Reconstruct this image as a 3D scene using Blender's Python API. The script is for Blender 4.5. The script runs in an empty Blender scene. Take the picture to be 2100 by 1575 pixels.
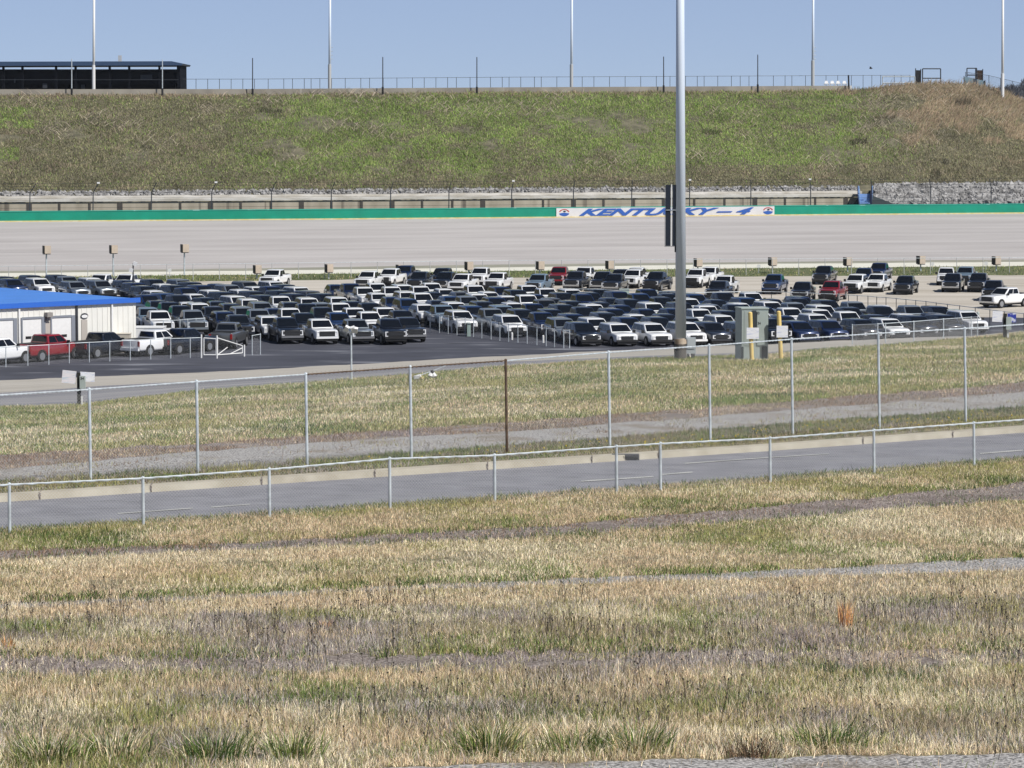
import bpy, bmesh, math, random
import numpy as np
from mathutils import Vector, Matrix, Euler

random.seed(11)
rng = np.random.default_rng(11)
scn = bpy.context.scene
COL = scn.collection
PI = math.pi

# ------------------------------------------------------------------ camera
F, CX, CY, CAMZ = 6000.0, 1050.0, 787.5, 17.5      # focal length in photo pixels, photo centre, camera height over the car lot
PITCH = math.atan((CY - 265.0) / F)
cd = bpy.data.cameras.new('camera'); cam = bpy.data.objects.new('camera', cd); COL.objects.link(cam)
cd.sensor_width = 36.0; cd.lens = 36.0 * F / 2100.0
cd.clip_start = 0.5; cd.clip_end = 12000.0
cam.location = (0, 0, CAMZ); cam.rotation_euler = (PI / 2 - PITCH, 0, 0)
scn.camera = cam

# ------------------------------------------------------------------ light
SUN_EL = math.radians(49); SUN_DIR = Vector((0.80, -0.60, 0)).normalized()
w = bpy.data.worlds.new("World"); scn.world = w; w.use_nodes = True
nt = w.node_tree; bg = nt.nodes['Background']
sky = nt.nodes.new('ShaderNodeTexSky'); sky.sky_type = 'NISHITA'; sky.sun_disc = False
sky.sun_elevation = SUN_EL; sky.sun_rotation = math.atan2(SUN_DIR.x, SUN_DIR.y)
sky.air_density = 0.4; sky.dust_density = 0.0; sky.ozone_density = 0.8; sky.altitude = 0
SKYS = 0.085
hz = nt.nodes.new('ShaderNodeMix'); hz.data_type = 'RGBA'; hz.inputs['Factor'].default_value = .62      # thin haze low over the horizon, clear sky above
tc = nt.nodes.new('ShaderNodeTexCoord'); sp = nt.nodes.new('ShaderNodeSeparateXYZ'); mr = nt.nodes.new('ShaderNodeMapRange')
mr.inputs['From Min'].default_value = .10; mr.inputs['From Max'].default_value = .45; mr.inputs['To Min'].default_value = .62; mr.inputs['To Max'].default_value = 0.0
nt.links.new(tc.outputs['Generated'], sp.inputs[0]); nt.links.new(sp.outputs[2], mr.inputs[0]); nt.links.new(mr.outputs[0], hz.inputs['Factor'])
hz.inputs['B'].default_value = (.372 / SKYS, .465 / SKYS, .695 / SKYS, 1)
nt.links.new(sky.outputs[0], hz.inputs['A']); nt.links.new(hz.outputs['Result'], bg.inputs[0]); bg.inputs[1].default_value = SKYS
sd = bpy.data.lights.new('sun', 'SUN'); so = bpy.data.objects.new('sun', sd); COL.objects.link(so)
sd.energy = 4.95; sd.angle = math.radians(0.5); sd.color = (1.0, 0.965, 0.91)
tosun = Vector((SUN_DIR.x * math.cos(SUN_EL), SUN_DIR.y * math.cos(SUN_EL), math.sin(SUN_EL)))
so.rotation_euler = tosun.to_track_quat('Z', 'Y').to_euler(); so.location = (60, -30, 120)
vs = scn.view_settings; vs.view_transform = 'Standard'; vs.look = 'None'; vs.exposure = 0.0; vs.gamma = 1.0

# ------------------------------------------------------------------ pixel <-> world
CP, SP = math.cos(PITCH), math.sin(PITCH)
def ray(x, y):
    a = (np.asarray(x, float) - CX) / F; b = (CY - np.asarray(y, float)) / F
    return a, CP + b * SP, -SP + b * CP
def pt(x, y, Y):
    a, dy, dz = ray(x, y); k = Y / dy
    return Vector((float(a * k), float(Y), float(CAMZ + dz * k)))
def gp(x, y, z=0.0):
    a, dy, dz = ray(x, y); k = (z - CAMZ) / dz
    return Vector((float(a * k), float(dy * k), float(z)))
def px(p):                                          # photo pixel of a world point
    d = p.y * CP - (p.z - CAMZ) * SP
    return CX + F * p.x / d, CY - F * (p.y * SP + (p.z - CAMZ) * CP) / d
def lin(xs, ys, x):
    x = np.asarray(x, float); xs = np.asarray(xs, float); ys = np.asarray(ys, float)
    r = np.interp(x, xs, ys)
    r = np.where(x < xs[0], ys[0] + (x - xs[0]) * (ys[1] - ys[0]) / (xs[1] - xs[0]), r)
    return np.where(x > xs[-1], ys[-1] + (x - xs[-1]) * (ys[-1] - ys[-2]) / (xs[-1] - xs[-2]), r)
_grid = rng.random((257, 257))
def vnoise(x, y, seed=0):
    x = np.asarray(x, float) + seed * 37.17; y = np.asarray(y, float) + seed * 91.7
    xi = np.floor(x).astype(int); yi = np.floor(y).astype(int); fx = x - xi; fy = y - yi
    fx = fx * fx * (3 - 2 * fx); fy = fy * fy * (3 - 2 * fy)
    a, b, c, d = xi % 256, yi % 256, (xi + 1) % 256, (yi + 1) % 256
    return (_grid[a, b] * (1 - fx) + _grid[c, b] * fx) * (1 - fy) + (_grid[a, d] * (1 - fx) + _grid[c, d] * fx) * fy
def fbm(x, y, seed=0):
    return (vnoise(x, y, seed) + 0.5 * vnoise(x * 2.1, y * 2.1, seed + 1) + 0.25 * vnoise(x * 4.3, y * 4.3, seed + 2)) / 1.75

# ------------------------------------------------------------------ materials
def mat(name, col, rough=0.6, metal=0.0, spec=0.5, var=0.0, scale=3.0, stretch=(1, 1, 1), col2=None, bump=0.0, coat=0.0, detail=6.0, objspace=False, lo=.35, hi=.65):
    m = bpy.data.materials.new(name); m.use_nodes = True
    n = m.node_tree; p = n.nodes['Principled BSDF']
    p.inputs['Base Color'].default_value = (*col, 1); p.inputs['Roughness'].default_value = rough
    p.inputs['Metallic'].default_value = metal; p.inputs['Specular IOR Level'].default_value = spec
    p.inputs['Coat Weight'].default_value = coat; p.inputs['Coat Roughness'].default_value = 0.05; p.inputs['Coat IOR'].default_value = 1.7
    if var or col2 or bump:
        if objspace:
            src = n.nodes.new('ShaderNodeTexCoord').outputs['Object']
        else:
            src = n.nodes.new('ShaderNodeNewGeometry').outputs['Position']
        mp = n.nodes.new('ShaderNodeMapping'); mp.inputs['Scale'].default_value = stretch
        n.links.new(src, mp.inputs[0])
        ns = n.nodes.new('ShaderNodeTexNoise'); ns.inputs['Scale'].default_value = scale; ns.inputs['Detail'].default_value = detail
        n.links.new(mp.outputs[0], ns.inputs['Vector'])
        if var or col2:
            cr = n.nodes.new('ShaderNodeValToRGB'); c2 = col2 or tuple(c * (1 + var) for c in col); c1 = col if col2 else tuple(c * (1 - var) for c in col)
            cr.color_ramp.elements[0].position = lo; cr.color_ramp.elements[1].position = hi
            cr.color_ramp.elements[0].color = (*c1, 1); cr.color_ramp.elements[1].color = (*c2, 1)
            n.links.new(ns.outputs[0], cr.inputs[0]); n.links.new(cr.outputs[0], p.inputs['Base Color'])
        if bump:
            b = n.nodes.new('ShaderNodeBump'); b.inputs['Strength'].default_value = bump; b.inputs['Distance'].default_value = 0.05
            n.links.new(ns.outputs[0], b.inputs['Height']); n.links.new(b.outputs[0], p.inputs['Normal'])
    return m
def over(m, col, scale, stretch, lo, hi, fac=1.0, rot=(0, 0, 0)):        # a second pattern of real colour (stains, seams, wear) over a material
    n = m.node_tree; p = n.nodes['Principled BSDF']
    g = n.nodes.new('ShaderNodeNewGeometry'); mp = n.nodes.new('ShaderNodeMapping'); mp.inputs['Scale'].default_value = stretch; mp.inputs['Rotation'].default_value = rot
    n.links.new(g.outputs['Position'], mp.inputs[0])
    ns = n.nodes.new('ShaderNodeTexNoise'); ns.inputs['Scale'].default_value = scale; ns.inputs['Detail'].default_value = 4
    n.links.new(mp.outputs[0], ns.inputs['Vector'])
    cr = n.nodes.new('ShaderNodeValToRGB'); cr.color_ramp.elements[0].position = lo; cr.color_ramp.elements[1].position = hi
    cr.color_ramp.elements[0].color = (0, 0, 0, 1); cr.color_ramp.elements[1].color = (fac, fac, fac, 1)
    n.links.new(ns.outputs[0], cr.inputs[0])
    mx = n.nodes.new('ShaderNodeMix'); mx.data_type = 'RGBA'
    n.links.new(cr.outputs[0], mx.inputs['Factor'])
    ba = p.inputs['Base Color']
    if ba.is_linked: n.links.new(ba.links[0].from_socket, mx.inputs['A'])
    else: mx.inputs['A'].default_value = ba.default_value
    mx.inputs['B'].default_value = (*col, 1)
    n.links.new(mx.outputs['Result'], ba)
    return m
def grass_mat(name):
    m = bpy.data.materials.new(name); m.use_nodes = True; n = m.node_tree; p = n.nodes['Principled BSDF']
    at = n.nodes.new('ShaderNodeAttribute'); at.attribute_name = 'Col'
    n.links.new(at.outputs['Color'], p.inputs['Base Color']); p.inputs['Roughness'].default_value = 0.7
    p.inputs['Specular IOR Level'].default_value = 0.25
    tr = n.nodes.new('ShaderNodeBsdfTranslucent'); n.links.new(at.outputs['Color'], tr.inputs[0])
    mx = n.nodes.new('ShaderNodeMixShader'); mx.inputs[0].default_value = 0.25
    n.links.new(p.outputs[0], mx.inputs[1]); n.links.new(tr.outputs[0], mx.inputs[2])
    n.links.new(mx.outputs[0], n.nodes['Material Output'].inputs[0])
    return m

M_GRASS = grass_mat('grass_blades')
M_SOIL = mat('soil_under_grass', (.10, .085, .048), .95, col2=(.30, .255, .15), scale=7.0, bump=.3)
M_DIRT = mat('bare_dirt', (.12, .095, .08), .95, col2=(.36, .305, .27), scale=16.0, bump=.7, detail=9, lo=.40, hi=.62)
over(M_DIRT, (.13, .105, .09), 1.3, (.6, 1, 1), .48, .60, .6)
over(M_DIRT, (.55, .53, .51), 22, (1, 1, 1), .62, .66, .8)
M_GRAVEL = mat('grey_gravel', (.13, .125, .12), .95, col2=(.56, .54, .52), scale=20.0, bump=.8, detail=10, lo=.41, hi=.60)
over(M_GRAVEL, (.20, .16, .11), .6, (1, 1, 1), .5, .68, .7)
M_ROAD = mat('road_asphalt', (.19, .19, .21), .8, col2=(.25, .25, .275), scale=1.2, stretch=(1, 1, 1), bump=.1)
over(M_ROAD, (.25, .25, .26), 1.0, (.12, 1.2, 1), .52, .66, .6, (0, 0, math.radians(-29)))
over(M_ROAD, (.10, .10, .105), 3.0, (.25, 1.4, 1), .60, .66, .45, (0, 0, math.radians(-29)))
M_KERB = mat('kerb_concrete', (.38, .34, .26), .9, col2=(.50, .46, .37), scale=1.5, bump=.2)
M_LANE = mat('beige_gravel_lane', (.38, .35, .30), .95, col2=(.46, .43, .38), scale=.4, stretch=(.3, 1, 1), bump=.2)
M_LANE2 = mat('grey_lane', (.17, .17, .19), .9, col2=(.30, .29, .29), scale=.25, stretch=(.25, 1, 1), bump=.2)
M_LOT = mat('lot_asphalt', (.040, .042, .056), .85, col2=(.066, .069, .088), scale=.12, stretch=(.5, 1.0, 1), bump=.1)
over(M_LOT, (.26, .27, .30), .35, (.35, 1.5, 1), .57, .68, .7)
over(M_LOT, (.03, .03, .036), .6, (.3, 1, 1), .56, .66, .6)
M_GLOT = mat('gravel_lot_stone', (.42, .38, .32), .95, col2=(.54, .50, .44), scale=.25, stretch=(.25, 1, 1), bump=.2)
over(M_GLOT, (.34, .30, .24), .2, (.2, .8, 1), .54, .68, .6)
M_INF = mat('infield_turf', (.085, .105, .04), .95, col2=(.15, .155, .075), scale=.8, bump=.3)
M_APRON = mat('apron_concrete', (.62, .60, .50), .9, col2=(.74, .73, .66), scale=.6, stretch=(.2, 1, 1))
M_STRIP = mat('apron_edge', (.22, .22, .17), .95, col2=(.33, .32, .26), scale=.5, stretch=(.2, 1, 1))
def track_mat():
    m = bpy.data.materials.new('track_asphalt'); m.use_nodes = True; n = m.node_tree; p = n.nodes['Principled BSDF']; p.inputs['Roughness'].default_value = .85
    uv = n.nodes.new('ShaderNodeUVMap'); uv.uv_map = 'UVMap'
    def noise(sx, sy, det):
        mp = n.nodes.new('ShaderNodeMapping'); mp.inputs['Scale'].default_value = (sx, sy, 1); n.links.new(uv.outputs[0], mp.inputs[0])
        q = n.nodes.new('ShaderNodeTexNoise'); q.inputs['Scale'].default_value = 1; q.inputs['Detail'].default_value = det; n.links.new(mp.outputs[0], q.inputs['Vector']); return q.outputs[0]
    a = n.nodes.new('ShaderNodeValToRGB'); a.color_ramp.elements[0].position = .35; a.color_ramp.elements[1].position = .66
    a.color_ramp.elements[0].color = (.345, .325, .318, 1); a.color_ramp.elements[1].color = (.42, .40, .392, 1); n.links.new(noise(.25, 14, 8), a.inputs[0])
    # paving seams: thin lines running the length of the track, wavering a little
    sep = n.nodes.new('ShaderNodeSeparateXYZ'); n.links.new(uv.outputs[0], sep.inputs[0])
    w1 = n.nodes.new('ShaderNodeMath'); w1.operation = 'MULTIPLY_ADD'; w1.inputs[1].default_value = .012; n.links.new(noise(.6, .1, 2), w1.inputs[0]); n.links.new(sep.outputs[1], w1.inputs[2])
    r = n.nodes.new('ShaderNodeValToRGB'); r.color_ramp.interpolation = 'LINEAR'
    els = r.color_ramp.elements; els[0].position = 0; els[0].color = (0, 0, 0, 1); els[1].position = 1; els[1].color = (0, 0, 0, 1)
    for c, v in ((.17, .5), (.37, .9), (.58, .55), (.60, .35), (.79, .8)):
        for d, q in ((-.010, 0), (0, v), (.010, 0)):
            e = els.new(c + d); e.color = (q, q, q, 1)
    n.links.new(w1.outputs[0], r.inputs[0])
    f = n.nodes.new('ShaderNodeMath'); f.operation = 'MULTIPLY'; n.links.new(r.outputs[0], f.inputs[0]); n.links.new(noise(.5, 3, 3), f.inputs[1])
    mx = n.nodes.new('ShaderNodeMix'); mx.data_type = 'RGBA'; n.links.new(f.outputs[0], mx.inputs['Factor']); n.links.new(a.outputs[0], mx.inputs['A']); mx.inputs['B'].default_value = (.22, .21, .205, 1)
    n.links.new(mx.outputs['Result'], p.inputs['Base Color']); return m
M_TRACK = track_mat()
M_YLINE = mat('yellow_line_paint', (.50, .38, .12), .8, col2=(.58, .50, .30), scale=1.5)
M_EMB = mat('embankment_soil', (.085, .08, .05), .95, col2=(.17, .155, .10), scale=.8, bump=.4)
M_CONC = mat('weathered_concrete', (.33, .29, .22), .92, col2=(.48, .43, .34), scale=.5, stretch=(1, 1, .3), bump=.1)
over(M_CONC, (.12, .10, .08), .35, (1.6, 1.6, .02), .60, .66, .85)
M_CONC2 = mat('pale_concrete', (.42, .39, .33), .92, col2=(.62, .60, .56), scale=.7, stretch=(.5, 1, 2), bump=.2)
M_ROCK = mat('riprap_stone', (.15, .145, .14), .95, col2=(.42, .41, .40), scale=.9, bump=.3)
M_GALV = mat('galvanised_steel', (.56, .61, .64), .45, .15, var=.15, scale=5)
M_GALV2 = mat('weathered_steel_wire', (.50, .51, .51), .6, .1)
M_RUST = mat('rusty_steel', (.07, .045, .03), .8, .1, col2=(.17, .115, .075), scale=8)
M_DKSTEEL = mat('dark_steel', (.06, .065, .075), .5, .4)
M_POLE = mat('light_grey_pole', (.62, .70, .82), .4, .0, col2=(.70, .77, .87), scale=.6, stretch=(3, 3, .3))
M_WHITE = mat('white_paint', (.78, .78, .77), .5, var=.03, scale=4)
M_NAVY = mat('navy_panel', (.012, .018, .032), .5)
M_BLACK = mat('black_plastic', (.012, .012, .013), .6)
M_CABINET = mat('grey_green_enamel', (.40, .455, .43), .5, var=.06, scale=1.5)
M_DKCAB = mat('dark_vent_and_shade', (.04, .05, .055), .7)
M_YELLOW = mat('yellow_bollard_paint', (.80, .60, .22), .5, var=.08, scale=3)
M_BEIGE = mat('beige_box', (.54, .45, .36), .7, var=.06, scale=3)
M_BLUE = mat('blue_metal_roof', (.06, .25, .76), .35, .0, var=.06, scale=.4, spec=.6)
M_FASCIA = mat('blue_roof_trim', (.03, .14, .58), .4)
M_CLAD = mat('cream_cladding', (.78, .77, .72), .6, var=.03, scale=1.0)
M_GREEN = mat('green_barrier_paint', (.0, .26, .17), .5, var=.10, scale=.4)
M_BLUEP = mat('blue_lettering_paint', (.02, .10, .42), .6)
M_REDP = mat('red_paint', (.45, .04, .03), .6)
M_STAIR = mat('blue_steel_stairs', (.22, .36, .62), .5, .1)
M_STAIRD = mat('dark_blue_steel', (.02, .035, .12), .5)
M_TYRE = mat('tyre_rubber', (.016, .016, .017), .85)
M_RIM = mat('alloy_rim', (.42, .43, .45), .35, .7)
M_GLASS = mat('car_glass', (.006, .008, .012), .06, spec=.35)
M_CHROME = mat('chrome', (.62, .63, .65), .18, 1.0)
M_LAMP = mat('headlight_lens', (.72, .73, .75), .15, spec=.8)
M_TAIL = mat('tail_light_lens', (.30, .012, .012), .25)
M_PAPER = mat('white_notice_sheet', (.90, .90, .92), .6, col2=(.66, .69, .84), scale=9, stretch=(.3, .3, 3), objspace=True, lo=.5, hi=.62)
M_PAPER2 = mat('pink_notice_sheet', (.90, .84, .86), .6, col2=(.62, .70, .78), scale=6, stretch=(.3, .3, 3), objspace=True, lo=.45, hi=.65)
M_BARK = mat('dead_stalk', (.05, .04, .035), .9)
M_SHEDROOF = mat('shed_roof_metal', (.05, .09, .17), .4, .2)
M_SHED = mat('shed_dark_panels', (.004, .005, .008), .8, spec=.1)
M_WOODBROWN = mat('dark_wood', (.05, .03, .02), .9)
M_SCREEN = mat('pale_screen', (.20, .30, .36), .7)
PAINT = {}
def paint(name, col, metal=0.0):
    PAINT[name] = mat(name.replace(' ', '_') + '_car_paint', col, .28, metal, spec=.25, coat=1.0)
paint('white', (.82, .83, .84)); paint('black', (.005, .008, .016)); paint('dark grey', (.022, .028, .042), .3)
paint('navy', (.007, .020, .075), .2); paint('silver', (.30, .34, .38), .5); paint('red', (.24, .010, .016)); paint('blue', (.02, .055, .16), .3)
paint('pale blue', (.26, .36, .46), .4); paint('grey', (.12, .125, .13), .3)

# ------------------------------------------------------------------ mesh helper
class MB:
    def __init__(s): s.v = []; s.f = []; s.mi = []; s.m = 0
    def add(s, vs, fs):
        o = len(s.v); s.v.extend(tuple(v) for v in vs); s.f.extend(tuple(i + o for i in f) for f in fs); s.mi.extend([s.m] * len(fs)); return s
    def box(s, c, d, rz=0.0, ax=None):
        hx, hy, hz = d[0] / 2, d[1] / 2, d[2] / 2
        R = ax if ax is not None else Matrix.Rotation(rz, 3, 'Z')
        c = Vector(c)
        vs = [c + R @ Vector((sx * hx, sy * hy, sz * hz)) for sz in (-1, 1) for sy in (-1, 1) for sx in (-1, 1)]
        return s.add(vs, [(0, 2, 3, 1), (4, 5, 7, 6), (0, 1, 5, 4), (2, 6, 7, 3), (0, 4, 6, 2), (1, 3, 7, 5)])
    def tube(s, a, b, r, n=8, r2=None, cap=True):
        a, b = Vector(a), Vector(b); d = (b - a)
        if d.length < 1e-6: return s
        d.normalize(); u = d.orthogonal().normalized(); v = d.cross(u); r2 = r if r2 is None else r2
        vs = []
        for q, rr in ((a, r), (b, r2)):
            for k in range(n):
                t = 2 * PI * k / n; vs.append(q + (u * math.cos(t) + v * math.sin(t)) * rr)
        fs = [(k, (k + 1) % n, n + (k + 1) % n, n + k) for k in range(n)]
        if cap: fs += [tuple(range(n))[::-1], tuple(range(n, 2 * n))]
        return s.add(vs, fs)
    def prism(s, poly, d):                           # closed polygon (3-D points) extruded by vector d
        n = len(poly); d = Vector(d); vs = [Vector(p) for p in poly] + [Vector(p) + d for p in poly]
        return s.add(vs, [tuple(range(n))[::-1], tuple(range(n, 2 * n))] + [(k, (k + 1) % n, n + (k + 1) % n, n + k) for k in range(n)])
    def loft(s, rings, cap=True):
        n = len(rings[0]); vs = [p for r in rings for p in r]; fs = []
        for i in range(len(rings) - 1):
            for k in range(n):
                fs.append((i * n + k, i * n + (k + 1) % n, (i + 1) * n + (k + 1) % n, (i + 1) * n + k))
        if cap: fs += [tuple(range(n))[::-1], tuple((len(rings) - 1) * n + k for k in range(n))]
        return s.add(vs, fs)
    def sphere(s, c, r, n=8, sq=(1, 1, 1)):
        rings = []
        for i in range(1, n // 2 + 2):
            t = PI * (i - .5) / (n // 2 + 1)
            rings.append([Vector(c) + Vector((math.sin(t) * math.cos(2 * PI * k / n) * r * sq[0], math.sin(t) * math.sin(2 * PI * k / n) * r * sq[1], math.cos(t) * r * sq[2])) for k in range(n)])
        return s.loft(rings)
    def mesh(s, name, mats, origin=None):
        me = bpy.data.meshes.new(name)
        v = s.v if origin is None else [(a - origin[0], b - origin[1], c - origin[2]) for a, b, c in s.v]
        me.from_pydata(v, [], s.f)
        mats = mats if isinstance(mats, (list, tuple)) else [mats]
        for m in mats: me.materials.append(m)
        if len(mats) > 1: me.polygons.foreach_set('material_index', s.mi)
        me.update(); return me
def smooth_by_angle(me, a=42):
    me.polygons.foreach_set('use_smooth', [True] * len(me.polygons)); me.set_sharp_from_angle(angle=math.radians(a))
def fixnormals(me):
    import bmesh
    b = bmesh.new(); b.from_mesh(me); bmesh.ops.recalc_face_normals(b, faces=b.faces); b.to_mesh(me); b.free()
def link(name, me, parent=None, loc=(0, 0, 0)):
    o = bpy.data.objects.new(name, me); COL.objects.link(o); o.location = loc
    if parent is not None: o.parent = parent
    return o
def tag(o, label=None, cat=None, group=None, kind=None):
    if label: o['label'] = label
    if cat: o['category'] = cat
    if group: o['group'] = group
    if kind: o['kind'] = kind
    return o
def thing(name, label, cat, loc=(0, 0, 0), group=None, rz=0.0):
    o = bpy.data.objects.new(name, None); COL.objects.link(o); o.location = loc; o.rotation_euler = (0, 0, rz); o.empty_display_size = .3
    return tag(o, label, cat, group)
def part(name, mb, m, parent, world=True, fix=False, smooth=False, origin=None):
    """mesh part; world=True: the collector holds world coordinates and the thing is unrotated"""
    org = None
    if world and parent is not None:
        org = Vector(parent.location) if parent.type == 'EMPTY' else Vector(parent.parent.location)
    me = mb.mesh(name, m, org)
    if fix: fixnormals(me)
    if smooth: me.polygons.foreach_set('use_smooth', [True] * len(me.polygons))
    return link(name, me, parent)
def ordn(n):
    w_ = ['', 'first', 'second', 'third', 'fourth', 'fifth', 'sixth', 'seventh', 'eighth', 'ninth', 'tenth', 'eleventh', 'twelfth', 'thirteenth', 'fourteenth', 'fifteenth',
          'sixteenth', 'seventeenth', 'eighteenth', 'nineteenth', 'twentieth']
    if n <= 20: return w_[n]
    t = {2: 'twenty', 3: 'thirty', 4: 'forty'}[n // 10]
    return t + '-' + w_[n % 10] if n % 10 else {2: 'twentieth', 3: 'thirtieth', 4: 'fortieth'}[n // 10]

# ------------------------------------------------------------------ terrain: boundary lines between the strips, near to far
XS = [0, 525, 1050, 1575, 2100]
XG = np.linspace(-900, 3000, 391)
class Line:
    def __init__(s, ys, drop=None, Y=None, xs=None, amp=0.0, seed=0, z=None):
        s.ys, s.drop, s.Y, s.xs, s.amp, s.seed, s.z = ys, drop, Y, xs or XS, amp, seed, z
    def pix(s, x):
        y = lin(s.xs, s.ys, x)
        if s.amp: y = y + s.amp * 2 * (fbm(np.asarray(x) / 45.0, np.zeros_like(x), s.seed) - .5)
        return y
    def pts(s, x):
        x = np.asarray(x, float); y = s.pix(x); a, dy, dz = ray(x, y)
        if s.Y is not None: k = lin(s.xs, s.Y, x) / dy
        elif s.z is not None: k = (s.z - CAMZ) / dz
        else:
            d = s.drop(y) if callable(s.drop) else s.drop
            k = -d / dz
        return np.stack([a * k, dy * k, CAMZ + dz * k], 1)
def fdrop(y):
    y = np.asarray(y, float)
    return np.interp(y, [900, 1130, 1575, 2200, 4000], [8.45, 8.45, 7.05, 5.6, 3.2])
def sameY(base, dY, zoff=None, z=None):
    """line behind another: same columns, dY farther"""
    class L2:
        def pts(s, x):
            p = base.pts(x); k = (p[:, 1] + dY) / p[:, 1]
            q = p.copy(); q[:, 0] *= k; q[:, 1] += dY
            q[:, 2] = (p[:, 2] + zoff) if z is None else z
            return q
    return L2()
L = {}
L['n0'] = Line([4000] * 5, fdrop); L['n1'] = Line([2200] * 5, fdrop); L['n2'] = Line([1700] * 5, fdrop)
L['b9'] = Line([1612, 1590, 1566, 1552, 1546], fdrop, amp=7, seed=1)
L['b7'] = Line([1390, 1385, 1376, 1366, 1362], fdrop, amp=16, seed=3)
L['b6'] = Line([1350, 1348, 1340, 1335, 1335], fdrop, amp=13, seed=4)
L['b5'] = Line([1275, 1260, 1240, 1225, 1225], fdrop, amp=5, seed=5)
L['b4'] = Line([1252, 1226, 1203, 1186, 1168], fdrop, amp=4, seed=6)
L['b3'] = Line([1238, 1216, 1190, 1172, 1142], fdrop, amp=4, seed=7)
L['b2'] = Line([1150, 1128, 1106, 1066, 1024], fdrop, amp=5, seed=8)
L['b1'] = Line([1130, 1112, 1084, 1040, 990], fdrop, amp=5, seed=9)
L['r0'] = Line([1087, 1053, 1016, 979, 938], 8.45, amp=1.5, seed=10)
L['r1'] = Line([1030, 995, 960, 925, 887], 8.60)
L['k1'] = Line([1011.5, 977.5, 943.5, 909.5, 872], 8.45)
L['p0'] = Line([987, 952, 913, 871, 833], 8.45, amp=4, seed=12)
L['p1'] = Line([962, 916, 884, 845, 803], 8.5, amp=3, seed=13)
L['q'] = Line([934, 902, 866, 828, 784], 8.6, amp=4, seed=14)
CR_X = [0, 165, 400, 620, 840, 1040, 1250, 1400, 1575, 1700, 1850, 2000, 2100]
CR_Y = [835, 830, 802, 786, 768, 751, 738, 733, 727, 715, 705, 692, 681]
L['cr'] = Line(CR_Y, Y=[118, 119, 122, 125, 128, 130, 132, 133, 135, 137, 142, 147, 150], xs=CR_X, amp=1.5, seed=15)
L['l1'] = Line([806, 792, 781, 763, 748, 733, 727, 722, 712.5, 703, 690.5, 680], Y=[158, 161, 164, 167, 169, 170, 170, 170, 171, 172, 174, 175], xs=[0, 200, 400, 700, 900, 1250, 1400, 1575, 1700, 1850, 2000, 2100], amp=1.0, seed=16)
L['l2'] = Line([780, 760, 737, 719, 711, 706, 699, 688, 678], z=0.0, xs=[0, 500, 900, 1250, 1400, 1575, 1700, 2000, 2100], amp=1.2, seed=17)
L['m'] = Line([610, 612, 622, 640, 652], z=0.0, amp=1.5, seed=18)
L['g0'] = Line([581, 576, 569, 567, 564], z=0.0, amp=1.0, seed=19)
L['g1'] = Line([568, 563, 556, 550, 545.5], z=0.0, amp=1.2, seed=20)
L['a1'] = Line([560, 555, 548, 541, 537], z=0.0, amp=.5, seed=21)
L['t0'] = Line([556, 550, 542, 537, 532], z=0.0)
TTX = [0, 525, 1050, 1575, 2100]
L['t1'] = Line([455.5, 451.5, 447.5, 442.5, 438], Y=[383, 389, 398, 409, 421])
L['t2'] = Line([453, 449, 445, 440, 435.5], Y=[383.6, 389.6, 398.6, 409.6, 421.6])
L['d0'] = sameY(L['t2'], 1.6, -0.1)
L['d1'] = sameY(L['t2'], 7.5, -0.3)
L['e0'] = Line([393, 391, 387, 382, 378], Y=[397, 403, 412, 423, 435], amp=.8, seed=23)
EX = [-900, 0, 525, 1050, 1575, 1745, 1860, 1985, 2040, 2100, 2300, 3000]
L['e1'] = Line([198, 196, 195, 190, 187.5, 186, 173, 171, 184, 206, 262, 330], Y=[425, 440, 446, 454, 464, 468, 472, 476, 478, 480, 486, 506], xs=EX, amp=1.0, seed=24)
L['e2'] = sameY(L['e1'], 25, 0.0)
L['e3'] = sameY(L['e1'], 90, -12.0)

def strip(name, a, b, nv, m, bump=0.0, bs=1.0, seed=50, kind='structure'):
    A, B = L[a].pts(XG), L[b].pts(XG); T = np.linspace(0, 1, nv + 1)
    V = A[None] * (1 - T[:, None, None]) + B[None] * T[:, None, None]
    if bump:
        wgt = np.sin(PI * T)[:, None]
        V[:, :, 2] += bump * wgt * (fbm(V[:, :, 0] / bs, V[:, :, 1] / bs, seed) - .5) * 2
    n = len(XG); V = V.reshape(-1, 3)
    i = np.arange(nv)[:, None] * n + np.arange(n - 1)[None]
    Q = np.stack([i, i + 1, i + n + 1, i + n], -1).reshape(-1, 4)
    me = bpy.data.meshes.new(name); me.vertices.add(len(V)); me.vertices.foreach_set('co', V.ravel())
    me.loops.add(Q.size); me.loops.foreach_set('vertex_index', Q.ravel().astype(np.int32))
    me.polygons.add(len(Q)); me.polygons.foreach_set('loop_start', np.arange(0, Q.size, 4, dtype=np.int32)); me.polygons.foreach_set('loop_total', np.full(len(Q), 4, np.int32))
    me.update(); me.polygons.foreach_set('use_smooth', [True] * len(me.polygons)); me.materials.append(m)
    uv = me.uv_layers.new(name='UVMap'); TT = np.stack([np.tile(XG / 100.0, nv + 1), np.repeat(T, n)], 1)[Q.ravel()]
    uv.data.foreach_set('uv', TT.astype(np.float32).ravel())
    o = link(name, me); o['kind'] = kind; return o

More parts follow.
